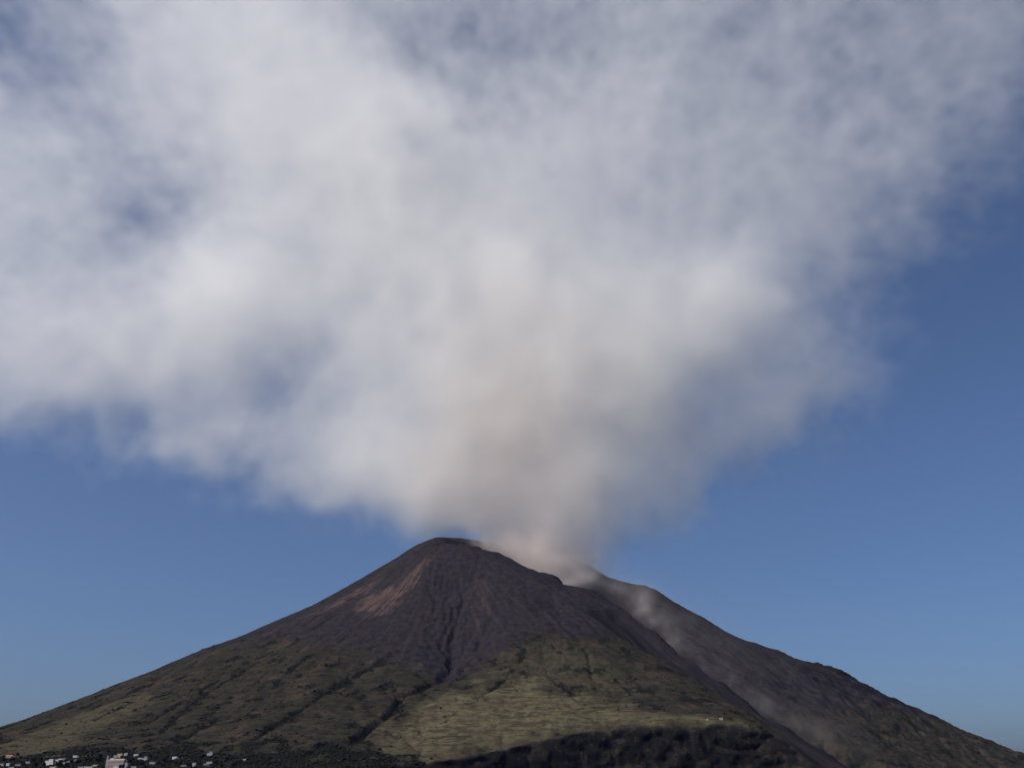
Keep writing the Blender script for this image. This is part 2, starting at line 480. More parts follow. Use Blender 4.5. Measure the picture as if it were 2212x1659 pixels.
# the weather has worn the ridges down; set them back to their surveyed heights
num, den = np.zeros_like(Z), np.zeros_like(Z)
for k, p in enumerate(sky_left + rim[:1] + near_crest[:-1] + far_ridge):
    x, y, z = W(*p)
    i, j = int(np.searchsorted(fx, x)), int(np.searchsorted(fy, y))
    if not (40 < i < nx_f - 40 and 30 < j < ny_f - 8):
        continue
    sg = 80.0 if k < len(sky_left) else 34.0
    wi, wj = int(sg * 3 / 4), int(sg * 3 / 4.4)
    i0, i1, j0, j1 = max(i - wi, 0), i + wi, max(j - wj, 0), min(j + wj, ny_f)
    cur = Z[j - 3:j + 4, i - 3:i + 4].max()
    delta = float(np.clip(z - cur, -14, 32))
    w = np.exp(-((X[j0:j1, i0:i1] - x) ** 2 + (Y[j0:j1, i0:i1] - y) ** 2) / (2 * sg ** 2))
    num[j0:j1, i0:i1] += w * delta
    den[j0:j1, i0:i1] += w
Z += num / (den + 0.12)
# broken rock along the crests
d_far, _ = poly_dist(X, Y, [W(*p)[:2] for p in far_ridge])
crag = np.exp(-(s_near / 42) ** 2) * (1 - sstep(0.35, 0.6, a_near) * 0.7) + np.exp(-(d_far / 38) ** 2) * 0.9
Z += crag * (fbm(X, Y, 64, 5, 0.62, 101, ridged=True) * 11.0 + fbm(X, Y, 22, 3, 0.6, 102) * 4.0 - 2.5)
led = CLIFF * land
XX = X + led * (perlin(Z / 14 + 3, X / 38, 111) * 7 + perlin(Z / 5, X / 16, 112) * 2.5)
YY = Y + led * (perlin(X / 46, Z / 12, 113) * 11 + perlin(X / 20, Z / 5, 114) * 4)
print('terrain shaped', round(time.time() - T0, 1), X.size)

ny, nx = X.shape
grid = np.arange(ny * nx).reshape(ny, nx)
faces = np.stack([grid[:-1, :-1], grid[:-1, 1:], grid[1:, 1:], grid[1:, :-1]], -1).reshape(-1, 4)
me = mesh_from_np('volcano', np.stack([XX, YY, Z], -1).reshape(-1, 3), faces, True)


def attr(me, name, *chan):
    a = me.attributes.new(name, 'FLOAT_COLOR', 'POINT')
    c = np.zeros((chan[0].size, 4), np.float32)
    for k, v in enumerate(chan):
        c[:, k] = np.clip(v, 0, 1).ravel()
    a.data.foreach_set('color', c.ravel())


attr(me, 'cover', VEG, RED, SCREE, CLIFF)
attr(me, 'growth', BRIGHT, DRY, SHRUB, STREAK * 0.5 + 0.5)


def mixc(nt, fac, a, b):
    n = node(nt, 'ShaderNodeMix', data_type='RGBA')
    for s, v in ((n.inputs[0], fac), (n.inputs[6], a), (n.inputs[7], b)):
        if isinstance(v, (int, float)):
            s.default_value = v
        elif isinstance(v, tuple):
            s.default_value = v if len(v) == 4 else v + (1,)
        else:
            nt.links.new(v, s)
    return n.outputs[2]


def mth(nt, op, a, b=None, c=None):
    n = node(nt, 'ShaderNodeMath', operation=op)
    for s, v in zip(n.inputs, (a, b, c)):
        if v is None:
            continue
        if isinstance(v, (int, float)):
            s.default_value = v
        else:
            nt.links.new(v, s)
    return n.outputs[0]


def noise(nt, scale, detail=5, rough=0.6, vec=None):
    n = node(nt, 'ShaderNodeTexNoise')
    n.inputs['Scale'].default_value = scale
    n.inputs['Detail'].default_value = detail
    n.inputs['Roughness'].default_value = rough
    if vec is not None:
        nt.links.new(vec, n.inputs['Vector'])
    return n.outputs['Fac']


def ramp(nt, v, lo, hi):
    n = node(nt, 'ShaderNodeMapRange', interpolation_type='SMOOTHSTEP')
    nt.links.new(v, n.inputs[0])
    n.inputs[1].default_value, n.inputs[2].default_value = lo, hi
    return n.outputs[0]


m_ground, nt, bs = mat('volcanic_ground')
pos = node(nt, 'ShaderNodeNewGeometry').outputs['Position']
at1, at2 = node(nt, 'ShaderNodeAttribute', attribute_name='cover'), node(nt, 'ShaderNodeAttribute', attribute_name='growth')
c1, c2 = node(nt, 'ShaderNodeSeparateColor'), node(nt, 'ShaderNodeSeparateColor')
nt.links.new(at1.outputs['Color'], c1.inputs[0])
nt.links.new(at2.outputs['Color'], c2.inputs[0])
n_big, n_mid, n_fine = noise(nt, 0.008, 5, 0.6, pos), noise(nt, 0.045, 6, 0.65, pos), noise(nt, 0.22, 4, 0.7, pos)
grit = noise(nt, 0.6, 3, 0.7, pos)
mp = node(nt, 'ShaderNodeMapping', vector_type='POINT')
nt.links.new(pos, mp.inputs['Vector'])
mp.inputs['Scale'].default_value = (0.014, 0.05, 0.085)
n_terr = noise(nt, 1.0, 6, 0.68, mp.outputs[0])
ash = mixc(nt, ramp(nt, n_mid, 0.35, 0.68), (0.011, 0.010, 0.014), (0.025, 0.021, 0.025))
ash = mixc(nt, mth(nt, 'MULTIPLY', ramp(nt, at2.outputs['Alpha'], 0.45, 0.8), 0.4), ash, (0.044, 0.031, 0.028))
ash = mixc(nt, mth(nt, 'MULTIPLY', ramp(nt, n_fine, 0.5, 0.75), 0.35), ash, (0.045, 0.037, 0.038))
redc = mixc(nt, ramp(nt, n_mid, 0.3, 0.7), (0.062, 0.041, 0.037), (0.098, 0.064, 0.055))
ash = mixc(nt, mth(nt, 'MULTIPLY', c1.outputs[1], ramp(nt, mth(nt, 'ADD', n_fine, mth(nt, 'MULTIPLY', c1.outputs[1], 0.3)), 0.40, 0.85)), ash, redc)
scree = mixc(nt, ramp(nt, at2.outputs['Alpha'], 0.35, 0.72), (0.009, 0.008, 0.011), (0.024, 0.020, 0.023))
scree = mixc(nt, mth(nt, 'MULTIPLY', ramp(nt, n_fine, 0.5, 0.8), 0.3), scree, (0.032, 0.028, 0.030))
bare_c = mixc(nt, c1.outputs[2], ash, scree)
grass = mixc(nt, ramp(nt, n_mid, 0.35, 0.7), (0.012, 0.012, 0.010), (0.032, 0.029, 0.019))
grass = mixc(nt, mth(nt, 'MULTIPLY', c2.outputs[0], ramp(nt, n_mid, 0.22, 0.6)), grass, (0.088, 0.078, 0.044))
grass = mixc(nt, mth(nt, 'MULTIPLY', ramp(nt, n_terr, 0.49, 0.62), 0.85), grass, mixc(nt, n_big, (0.016, 0.016, 0.012), (0.040, 0.028, 0.020)))
grass = mixc(nt, mth(nt, 'MULTIPLY', ramp(nt, n_terr, 0.42, 0.30), 0.6), grass, mixc(nt, c2.outputs[0], (0.040, 0.040, 0.022), (0.110, 0.102, 0.056)))
grass = mixc(nt, mth(nt, 'MULTIPLY', c2.outputs[1], ramp(nt, n_fine, 0.38, 0.62)), grass, (0.060, 0.041, 0.032))
grass = mixc(nt, mth(nt, 'MULTIPLY', c2.outputs[2], ramp(nt, mth(nt, 'ADD', n_fine, mth(nt, 'MULTIPLY', c2.outputs[2], 0.16)), 0.44, 0.56)), grass, (0.009, 0.010, 0.008))
rock = mixc(nt, ramp(nt, n_mid, 0.4, 0.65), (0.003, 0.003, 0.004), (0.008, 0.007, 0.007))  # near-black: the shade of the cliff's deep crevices is put into the colour
rock = mixc(nt, mth(nt, 'MULTIPLY', ramp(nt, n_mid, 0.50, 0.62), ramp(nt, n_fine, 0.4, 0.6)), rock, (0.034, 0.026, 0.015))
vegf = ramp(nt, mth(nt, 'ADD', c1.outputs[0], mth(nt, 'MULTIPLY_ADD', n_fine, 0.7, -0.35)), 0.25, 0.75)
col = mixc(nt, vegf, bare_c, grass)
col = mixc(nt, mth(nt, 'MULTIPLY', at1.outputs['Alpha'], 0.85), col, rock)
col = mixc(nt, 0.35, col, mixc(nt, grit, (0.02, 0.02, 0.02), col))
nt.links.new(col, bs.inputs['Base Color'])
bs.inputs['Roughness'].default_value = 0.95
bs.inputs['Specular IOR Level'].default_value = 0.0
bump = node(nt, 'ShaderNodeBump')
bump.inputs['Strength'].default_value = 0.8
bump.inputs['Distance'].default_value = 3.0
nt.links.new(noise(nt, 0.12, 6, 0.7, pos), bump.inputs['Height'])
nt.links.new(bump.outputs[0], bs.inputs['Normal'])
volcano = link('volcano_terrain', me, m_ground, kind='structure')

# ------------------------------------------------------------------ the sea
m_sea, nt, bs = mat('sea_water')
bs.inputs['Base Color'].default_value = (0.010, 0.030, 0.055, 1)
bs.inputs['Roughness'].default_value = 0.12
bp = node(nt, 'ShaderNodeBump')
bp.inputs['Strength'].default_value = 0.5
bp.inputs['Distance'].default_value = 0.4
nt.links.new(noise(nt, 0.35, 5, 0.6, node(nt, 'ShaderNodeNewGeometry').outputs['Position']), bp.inputs['Height'])
nt.links.new(bp.outputs[0], bs.inputs['Normal'])
link('sea', mesh_from_np('sea', np.array([(-30000, -8000, 0), (30000, -8000, 0), (30000, 40000, 0), (-30000, 40000, 0)]), np.array([[0, 1, 2, 3]])), m_sea, kind='structure')


def ground_z(x, y):
    i = int(np.clip(np.searchsorted(fx, x) - 1, 0, nx - 2))
    j = int(np.clip(np.searchsorted(fy, y) - 1, 0, ny - 2))
    a, b = (x - fx[i]) / (fx[i + 1] - fx[i]), (y - fy[j]) / (fy[j + 1] - fy[j])
    return float(Z[j, i] * (1 - a) * (1 - b) + Z[j, i + 1] * a * (1 - b) + Z[j + 1, i] * (1 - a) * b + Z[j + 1, i + 1] * a * b)


def stand(px, py):
    """Where the sight line to a thing's foot meets the finished ground."""
    x0, y0, z0 = W(px, py, 1000.0)
    for yy in np.arange(1900.0, 4000.0, 1.5):
        if ground_z(x0 * yy / 1000, yy) >= CAM_Z + (z0 - CAM_Z) * yy / 1000:
            return x0 * yy / 1000, yy
    return x0 * 2.1, 2100.0


# ------------------------------------------------------------------ houses
def plain(name, col, rough=0.85, var=0.25, scale=0.6):
    m, nt, bs = mat(name)
    pos = node(nt, 'ShaderNodeNewGeometry').outputs['Position']
    n = ramp(nt, noise(nt, scale, 5, 0.65, pos), 0.3, 0.75)
    nt.links.new(mixc(nt, n, tuple(c * (1 - var) for c in col), col), bs.inputs['Base Color'])
    bs.inputs['Roughness'].default_value = rough
    return m


M = {'white': plain('white_limewash', (0.52, 0.51, 0.49)), 'cream': plain('cream_limewash', (0.46, 0.42, 0.34)), 'pink': plain('pink_plaster', (0.27, 0.18, 0.18)),
     'bluish': plain('cool_white_limewash', (0.50, 0.54, 0.58)), 'grey': plain('grey_render', (0.26, 0.26, 0.27)), 'roofgrey': plain('grey_terrace_roof', (0.46, 0.46, 0.45)),
     'tile': plain('terracotta_tile', (0.33, 0.17, 0.11)), 'green': plain('green_awning', (0.13, 0.26, 0.22)), 'dark': plain('dark_shutter', (0.05, 0.06, 0.06)),
     'wood': plain('weathered_wood', (0.16, 0.11, 0.07)), 'bark': plain('tree_bark', (0.08, 0.06, 0.045)), 'metal': plain('mast_metal', (0.35, 0.35, 0.36), 0.5)}
m_glass, nt, bs = mat('window_glass')
bs.inputs['Base Color'].default_value = (0.02, 0.025, 0.03, 1)
bs.inputs['Roughness'].default_value = 0.08


def boxes(*bb):
    """Boxes (x0, x1, y0, y1, z0, z1) joined in one mesh of one part."""
    v, f = [], []
    for x0, x1, y0, y1, z0, z1 in bb:
        k = len(v)
        v += [(x0, y0, z0), (x1, y0, z0), (x1, y1, z0), (x0, y1, z0), (x0, y0, z1), (x1, y0, z1), (x1, y1, z1), (x0, y1, z1)]
        f += [(k, k + 3, k + 2, k + 1), (k + 4, k + 5, k + 6, k + 7), (k, k + 1, k + 5, k + 4), (k + 1, k + 2, k + 6, k + 5), (k + 2, k + 3, k + 7, k + 6), (k + 3, k, k + 4, k + 7)]
    return np.array(v, float), np.array(f)


_shared = {}


def part(name, bb, m, parent, loc=(0, 0, 0)):
    key = (name, bb, m)
    if key not in _shared:
        v, f = boxes(*bb)
        me = mesh_from_np(name, v, f)
        me.materials.append(M[m] if m in M else m_glass)
        _shared[key] = me
    o = bpy.data.objects.new(name, _shared[key])
    scene.collection.objects.link(o)
    o.parent = parent
    o.location = loc
    return o


def empty(name, loc, rz, **props):
    o = bpy.data.objects.new(name, None)
    o.empty_display_size = 2
    scene.collection.objects.link(o)
    o.location, o.rotation_euler = loc, (0, 0, rz)
    for k, v in props.items():
        o[k] = v
    return o


HOUSES = []


def window(t, x, y, z, m='dark', w=1.0, h=1.4):
    f = part('window', ((-w / 2, w / 2, -0.06, 0.04, 0, h),), m, t, (x, y, z))
    part('pane', ((-w / 2 + 0.12, w / 2 - 0.12, -0.075, -0.045, 0.12, h - 0.12),), 'glass', f)


def facade(t, x0, x1, y, z0, h, shut, door=True):
    n = max(1, int((x1 - x0) / 3.4))
    storeys = 2 if h > 5.2 else 1
    for s in range(storeys):
        for k in range(n):
            xx = x0 + (k + 0.5) * (x1 - x0) / n
            zz = z0 + s * h / storeys
            if door and s == 0 and k == n // 2:
                d = part('door', ((-0.6, 0.6, -0.07, 0.04, 0, 2.2),), 'wood', t, (xx, y, zz + 0.05))
                part('handle', ((0.38, 0.46, -0.11, -0.06, 1.0, 1.1),), 'metal', d)
            else:
                window(t, xx, y, zz + 1.0, shut)


def house(px, py, w, h, d, m, label, rot=0.0, roof='flat', shut='dark', extra=None, name='house'):
    x, y = stand(px, py)
    w, h, d = w * 0.86, h * 0.84, d * 0.86
    y += d * 0.3
    z = min(ground_z(x + a, y + b) for a in (-w / 2, w / 2) for b in (-d / 2, d / 2)) + 0.2
    HOUSES.append((x, y, max(w, d) * 0.62 + 1.5))
    t = empty(name, (x, y, z), R(rot), label=label, category='house', group='houses of the village at the foot of the volcano')
    top = h + max(0, ground_z(x, y) - z) * 0.3
    part('wall', ((-w / 2, w / 2, -d / 2, d / 2, -6, top),), m, t)
    if roof == 'flat':
        part('roof', ((-w / 2 - .12, w / 2 + .12, -d / 2 - .12, d / 2 + .12, top + .003, top + .18), (-w / 2 - .1, w / 2 + .1, -d / 2 - .1, -d / 2 + .2, top + .183, top + .62), (-w / 2 - .1, w / 2 + .1, d / 2 - .2, d / 2 + .1, top + .183, top + .62),
                      (-w / 2 - .1, -w / 2 + .2, -d / 2 + .203, d / 2 - .203, top + .183, top + .62), (w / 2 - .2, w / 2 + .1, -d / 2 + .203, d / 2 - .203, top + .183, top + .62)), m, t)
        part('chimney', ((-.35, .35, -.35, .35, 0, 1.4), (-.45, .45, -.45, .45, 1.403, 1.55)), m, t, (w * 0.28, d * 0.2, top + .19))
    else:
        rise = d * 0.22
        v = np.array([(-w / 2 - .4, -d / 2 - .4, 0), (w / 2 + .4, -d / 2 - .4, 0), (w / 2 + .4, d / 2 + .4, 0), (-w / 2 - .4, d / 2 + .4, 0), (-w / 2 - .4, 0, rise), (w / 2 + .4, 0, rise)])
        me = bpy.data.meshes.new('roof')
        me.from_pydata(v.tolist(), [], [(0, 1, 5, 4), (2, 3, 4, 5), (0, 4, 3), (1, 2, 5), (0, 3, 2, 1)])
        me.materials.append(M[roof])
        o = bpy.data.objects.new('roof', me)
        scene.collection.objects.link(o)
        o.parent, o.location = t, (0, 0, top + 0.003)
    facade(t, -w / 2 + .4, w / 2 - .4, -d / 2, 0.1, top, shut)
    if extra == 'step':                                   # a lower wing beside the main block
        ww = w * 0.6
        part('wing', ((w / 2 + .003, w / 2 + ww, -d * .4, d * .4, -6, h * .62), (w / 2 + .003, w / 2 + ww + .1, -d * .4 - .1, d * .4 + .1, h * .62 + .003, h * .62 + .25)), m, t)
        for k in (0.3, 0.7):
            window(t, w / 2 + ww * k, -d * .4, 1.0, shut)
    if extra == 'pergola':
        for k in range(4):
            part('column', ((-.28, .28, -.28, .28, -5, 2.6),), m, t, (-w * .42 + k * w * .28, -d / 2 - 3.2, 0))
        part('pergola_roof', ((-w * .47, w * .47, -d / 2 - 3.5, -d / 2 - .05, 2.603, 2.8),), 'wood', t)
    if extra == 'awning':
        part('awning', ((-w * .45, w * .45, -d / 2 - 2.2, -d / 2 - .05, h * .72, h * .72 + .2),), 'green', t)
    if extra == 'upper':
        part('upper_storey', ((-w * .12, w * .42, -d * .3, d * .45, top + .2, top + 3.2), (-w * .14, w * .44, -d * .32, d * .47, top + 3.203, top + 3.5)), m, t)
        for k in (0.02, 0.26):
            window(t, w * k, -d * .3, top + 1.0, shut)
    return t


def C1(x, y):
    return (x * 0.12658 * 0.9792, (1594 + y * 0.12658) * 0.9792)


def C2(x, y):
    return ((260 + x * 0.12658) * 0.9792, (1594 + y * 0.12658) * 0.9792)


V = [(C1(165, 606), 18, 4.2, 8, 'pink', 'long pale pink house under the grassy slope, highest house at the left edge', -8, 'tile', 'step'),
     (C1(10, 762), 9, 6, 7, 'white', 'white house cut off by the left edge of the village', 5, 'flat', None),
     (C1(132, 762), 6.5, 6.6, 6, 'bluish', 'narrow bluish white house, second from the left edge', -4, 'flat', None),
     (C1(190, 800), 11, 3, 7, 'white', 'low white house at the bottom edge below the bluish house', 6, 'flat', None),
     (C1(310, 750), 12, 3, 7, 'grey', 'low dull grey house between two dark trees at far left', 0, 'flat', None),
     (C1(476, 708), 8, 4, 7, 'white', 'small white house standing alone above the dark trees at left', 12, 'flat', None),
     (C1(858, 752), 20, 10, 11, 'white', 'largest white block of the village, left of the pink church', -12, 'flat', 'upper'),
     (C1(990, 690), 9, 5, 8, 'white', 'white house joined behind the right of the largest white block', -12, 'flat', None),
     (C1(1052, 660), 10, 4, 7, 'white', 'flat white house just above and right of the largest white block', -6, 'flat', None),
     (C1(1108, 658), 5, 4, 5, 'bluish', 'tiny bluish house beside the flat white house above the largest block', 10, 'flat', None),
     (C1(920, 800), 14, 4, 8, 'cream', 'low cream house at the bottom edge below the largest white block', 0, 'flat', None),
     (C1(1112, 720), 7, 3.4, 6, 'grey', 'small grey house among trees right of the largest white block', -15, 'flat', None),
     (C1(1180, 698), 6, 3, 6, 'bluish', 'tiny pale house among dark trees halfway to the church', 10, 'flat', None),
     (C1(1303, 626), 9, 5.5, 8, 'white', 'white house with lower wing high up, left of the church tower', 0, 'flat', 'step'),
     (C1(1306, 672), 4.5, 3, 5, 'white', 'tiny white hut just below the house with the wing', 8, 'flat', None),
     (C1(1465, 606), 7, 3.4, 6, 'cream', 'small cream house highest on the slope left of the tower', -8, 'flat', None),
     (C1(1400, 800), 12, 4, 7, 'grey', 'grey house at the bottom edge left of the long white house', 0, 'flat', None),
     (C1(1532, 802), 18, 4, 8, 'white', 'long low white house at the bottom edge left of the church', 3, 'flat', None),
     (C1(1655, 775), 10, 4.5, 7, 'cream', 'cream house beside the foot of the church tower', -10, 'flat', 'pergola'),
     (C1(2010, 610), 9, 5, 8, 'white', 'white house directly behind the church roof', 8, 'flat', None),
     (C1(2068, 608), 8, 4.6, 7, 'white', 'white house behind the right half of the church roof', -10, 'flat', None),
     (C1(2085, 566), 11, 3.6, 7, 'cream', 'cream house one row above the houses behind the church', 0, 'flat', None),
     (C1(2186, 572), 7, 5, 7, 'white', 'white house above the right end of the church', 5, 'flat', None),
     (C2(320, 584), 11, 5, 9, 'white', 'bright white house with green awning, uphill right of the church', -12, 'flat', 'awning'),
     (C2(382, 632), 9, 2.6, 6, 'cream', 'low cream house below the house with the green awning', -8, 'flat', None),
     (C2(462, 662), 11, 5.5, 8, 'white', 'white house with upper storey right of the church', 8, 'flat', 'upper'),
     (C2(600, 720), 14, 3.6, 7, 'grey', 'dull grey house among shrubs right of the church', -5, 'flat', None),
     (C2(265, 792), 13, 4, 7, 'cream', 'cream house at the bottom edge just right of the church', 5, 'flat', None),
     (C2(985, 634), 10, 4.6, 8, 'bluish', 'lone bluish white house in the scrub midway along the village', -6, 'flat', 'step'),
     (C2(1145, 764), 12, 3, 7, 'white', 'low white house with pillared pergola near the bottom edge', 0, 'flat', 'pergola'),
     (C2(1325, 756), 7, 6.6, 7, 'white', 'tall narrow white house with dark windows near the right end', 4, 'flat', None),
     (C2(1545, 762), 13, 7, 9, 'pink', 'pink house with green awning at the right end of the village', -10, 'flat', 'awning'),
     (C2(1590, 712), 12, 4, 8, 'white', 'white house close behind the pink house with awning', 6, 'flat', None),
     (C2(1597, 572), 12, 5, 8, 'bluish', 'bluish white house highest on the slope at the right end', 10, 'flat', 'upper'),
     (C2(2195, 665), 7, 4, 7, 'white', 'small white house apart from the rest, farthest right of the village', 0, 'flat', None)]
for (px, py), w, h, d, m, label, rot, roof, extra in V:
    house(px, py, w, h, d, m, label, rot, roof, 'green' if m == 'cream' else 'dark', extra)
for px, py, w, h, label, ex in [(1558, 1554, 9, 3.4, 'white house with pergola on the green brink of the sea cliff', 'pergola'), (1528, 1555, 5, 2.6, 'small cream house left of the pergola house on the cliff brink', None)]:
    t = house(px, py, w, h, 6, 'white' if ex else 'cream', label, -6, 'flat', 'dark', ex)
    t['group'] = 'houses on the brink of the sea cliff'


def ring(rads, zs, n=12):
    v, f = [], []
    for r, z in zip(rads, zs):
        v += [(r * math.cos(2 * math.pi * k / n), r * math.sin(2 * math.pi * k / n), z) for k in range(n)]
    for a in range(len(rads) - 1):
        f += [(a * n + k, a * n + (k + 1) % n, (a + 1) * n + (k + 1) % n, (a + 1) * n + k) for k in range(n)]
    return np.array(v), np.array(f)


def church():
    x, y = stand(*C1(2005, 795))
    y += 8
    z = ground_z(x, y - 6) - 0.5
    HOUSES.append((x, y - 3, 24))
    t = empty('church', (x, y, z), R(-5), label='big pink church with white cornice and slim grey bell tower', category='church')
    w, d, h = 33.0, 15.0, 14.5
    part('wall', ((-w / 2, w / 2, -d / 2, d / 2, -8, h),), 'pink', t)
    part('cornice', ((-w / 2 - .6, w / 2 + .6, -d / 2 - .6, d / 2 + .6, h + .003, h + 1.0), (-w / 2 - .3, w / 2 + .3, -d / 2 - .3, d / 2 + .3, h - 1.2, h - .8), ), 'white', t)
    part('string_course', ((-w / 2 - .25, w / 2 + .25, -d / 2 - .25, -d / 2 + .02, h * .52, h * .52 + .5),), 'white', t)
    for k in range(6):
        part('pilaster', ((-.5, .5, -.22, .05, -6, h - 1.25),), 'grey', t, (-w / 2 + 1.2 + k * (w - 2.4) / 5, -d / 2, 0))
    for k in range(5):
        xx = -w / 2 + 1.2 + (k + .5) * (w - 2.4) / 5
        f = part('window', ((-.9, .9, -.1, .04, 0, 2.6),), 'white', t, (xx, -d / 2, h * .62))
        part('pane', ((-.65, .65, -.13, -.07, .25, 2.35),), 'glass', f)
        if k in (1, 3):
            f = part('window', ((-.8, .8, -.1, .04, 0, 2.2),), 'white', t, (xx, -d / 2, 2.6))
            part('pane', ((-.6, .6, -.13, -.07, .2, 2.0),), 'glass', f)
    dr = part('door', ((-1.6, 1.6, -.1, .05, 0, 4.6),), 'wood', t, (0, -d / 2, .1))
    part('door_frame', ((-2.2, -1.603, -.16, .06, 0, 5.2), (1.603, 2.2, -.16, .06, 0, 5.2), (-1.6, 1.6, -.16, .06, 4.61, 5.2)), 'white', dr)
    # the rounded gable over the front, left of the middle
    n = 14
    pr = [(4.4 * math.cos(math.pi * k / n), 3.6 * math.sin(math.pi * k / n)) for k in range(n + 1)]
    v = [(a - 8, -d / 2 - .3, h + 1.003 + b) for a, b in pr] + [(a - 8, -d / 2 + .9, h + 1.003 + b) for a, b in pr]
    f = [(k, k + 1, n + 2 + k, n + 1 + k) for k in range(n)] + [tuple(range(n + 1))[::-1], tuple(range(n + 1, 2 * n + 2))]
    me = bpy.data.meshes.new('gable')
    me.from_pydata(v, [], f)
    o = link('gable', me, M['white'], t)
    # pitched roof behind the cornice
    me = bpy.data.meshes.new('roof')
    a, b = w / 2 - .5, d / 2 - .5
    me.from_pydata([(-a, -b, 0), (a, -b, 0), (a, b, 0), (-a, b, 0), (-a + 3, 0, 2.4), (a - 3, 0, 2.4)], [], [(0, 1, 5, 4), (2, 3, 4, 5), (0, 4, 3), (1, 2, 5), (0, 3, 2, 1)])
    o = link('roof', me, M['tile'], t)
    o.location = (0, 0, h + 1.006)
    # lower side aisle on the right
    part('side_aisle', ((w / 2 + .003, w / 2 + 7, -d * .42, d * .42, -8, h * .72), (w / 2 + .003, w / 2 + 7.3, -d * .42 - .3, d * .42 + .3, h * .72 + .003, h * .72 + .5)), 'grey', t)
    for k in (2, 5):
        window(t, w / 2 + k, -d * .42, 3.0, 'white', 1.1, 2.0)
    # white porch in front
    part('porch', ((-1, 9, -d / 2 - 4.5, -d / 2 - .01, -8, 3.4), (-1.2, 9.2, -d / 2 - 4.7, -d / 2 - .01, 3.403, 3.8)), 'white', t)
    # the bell tower
    tx = -w / 2 - 2.3
    tw = part('bell_tower', ((-1.9, 1.9, -1.9, 1.9, -8, 15.5), (-2.2, 2.2, -2.2, 2.2, 15.503, 16.1), (-1.7, -.9, -1.7, -.9, 16.103, 19.6), (.9, 1.7, -1.7, -.9, 16.103, 19.6), (-1.7, -.9, .9, 1.7, 16.103, 19.6), (.9, 1.7, .9, 1.7, 16.103, 19.6),
                            (-2.1, 2.1, -2.1, 2.1, 19.603, 20.1)), 'grey', t, (tx, -d * .2, 0))
    v, f = ring([1.8, 1.5, .8, .12], [20.103, 21.6, 23.0, 24.6])
    link('spire', mesh_from_np('spire', v, f, True), M['grey'], tw)
    v, f = ring([.75, .6, .4, .1], [17.0, 17.7, 18.6, 18.9])
    link('bell', mesh_from_np('bell', v, f, True), M['metal'], tw)


church()

# a thin mast on the left skyline
gx0, gy0, gz0 = W(396, 1418, 3410)
t = empty('mast', (gx0, gy0, ground_z(gx0, gy0)), 0, label='thin mast standing on the left skyline ridge', category='mast')
v, f = ring([.5, .4, .2], [-2, 8, 16], 8)
link('pole', mesh_from_np('pole', v, f), M['metal'], t)
part('antenna', ((-1.6, 1.6, -.15, .15, 13, 13.4), (-1.1, 1.1, -.15, .15, 14.5, 14.8)), 'metal', t)

# ------------------------------------------------------------------ trees and scrub
m_leaf, nt, bs = mat('scrub_leaves')
tint = node(nt, 'ShaderNodeAttribute', attribute_name='tint')
lpos = node(nt, 'ShaderNodeNewGeometry').outputs['Position']
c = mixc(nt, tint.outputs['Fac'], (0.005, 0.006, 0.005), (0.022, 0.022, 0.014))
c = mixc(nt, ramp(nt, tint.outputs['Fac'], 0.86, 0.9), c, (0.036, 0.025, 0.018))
c = mixc(nt, mth(nt, 'MULTIPLY', ramp(nt, noise(nt, 0.9, 3, 0.7, lpos), 0.4, 0.7), 0.5), c, (0.005, 0.006, 0.005))
nt.links.new(c, bs.inputs['Base Color'])
bs.inputs['Roughness'].default_value = 0.85
bs.inputs['Specular IOR Level'].default_value = 0.05

phi = (1 + 5 ** 0.5) / 2
ico_v = np.array([(-1, phi, 0), (1, phi, 0), (-1, -phi, 0), (1, -phi, 0), (0, -1, phi), (0, 1, phi), (0, -1, -phi), (0, 1, -phi), (phi, 0, -1), (phi, 0, 1), (-phi, 0, -1), (-phi, 0, 1)]) / math.sqrt(1 + phi * phi)
ico_f = np.array([(0, 11, 5), (0, 5, 1), (0, 1, 7), (0, 7, 10), (0, 10, 11), (1, 5, 9), (5, 11, 4), (11, 10, 2), (10, 7, 6), (7, 1, 8), (3, 9, 4), (3, 4, 2), (3, 2, 6), (3, 6, 8), (3, 8, 9), (4, 9, 5), (2, 4, 11), (6, 2, 10), (8, 6, 7), (9, 8, 1)])


def clumps(name, P, rad, flat, tints, m, seed=0):
    """One ragged twenty-sided clump of leaves at each point P."""
    r = np.random.default_rng(seed)
    n = len(P)
    base = np.stack([ico_v * (1 + r.normal(0, 0.22, (12, 1))) for _ in range(24)])
    k = r.integers(0, 24, n)
    a = r.random(n) * 2 * np.pi
    v = base[k]
    ca, sa = np.cos(a)[:, None], np.sin(a)[:, None]
    st = r.uniform(0.75, 1.3, (n, 1))
    vx, vy = v[:, :, 0] * st, v[:, :, 1] / st
    v = np.stack([vx * ca - vy * sa, vx * sa + vy * ca, v[:, :, 2] * flat[:, None]], -1) * rad[:, None, None] + P[:, None, :]
    f = (np.arange(n)[:, None, None] * 12 + ico_f[None]).reshape(-1, 3)
    me = mesh_from_np(name, v.reshape(-1, 3), f)
    at = me.attributes.new('tint', 'FLOAT', 'POINT')
    at.data.foreach_set('value', np.repeat(tints, 12).astype(np.float32))
    me.materials.append(m)
    return me


def lookup(G, x, y):
    i = np.clip(np.searchsorted(fx, x) - 1, 0, nx - 2)
    j = np.clip(np.searchsorted(fy, y) - 1, 0, ny - 2)
    return G[j, i]


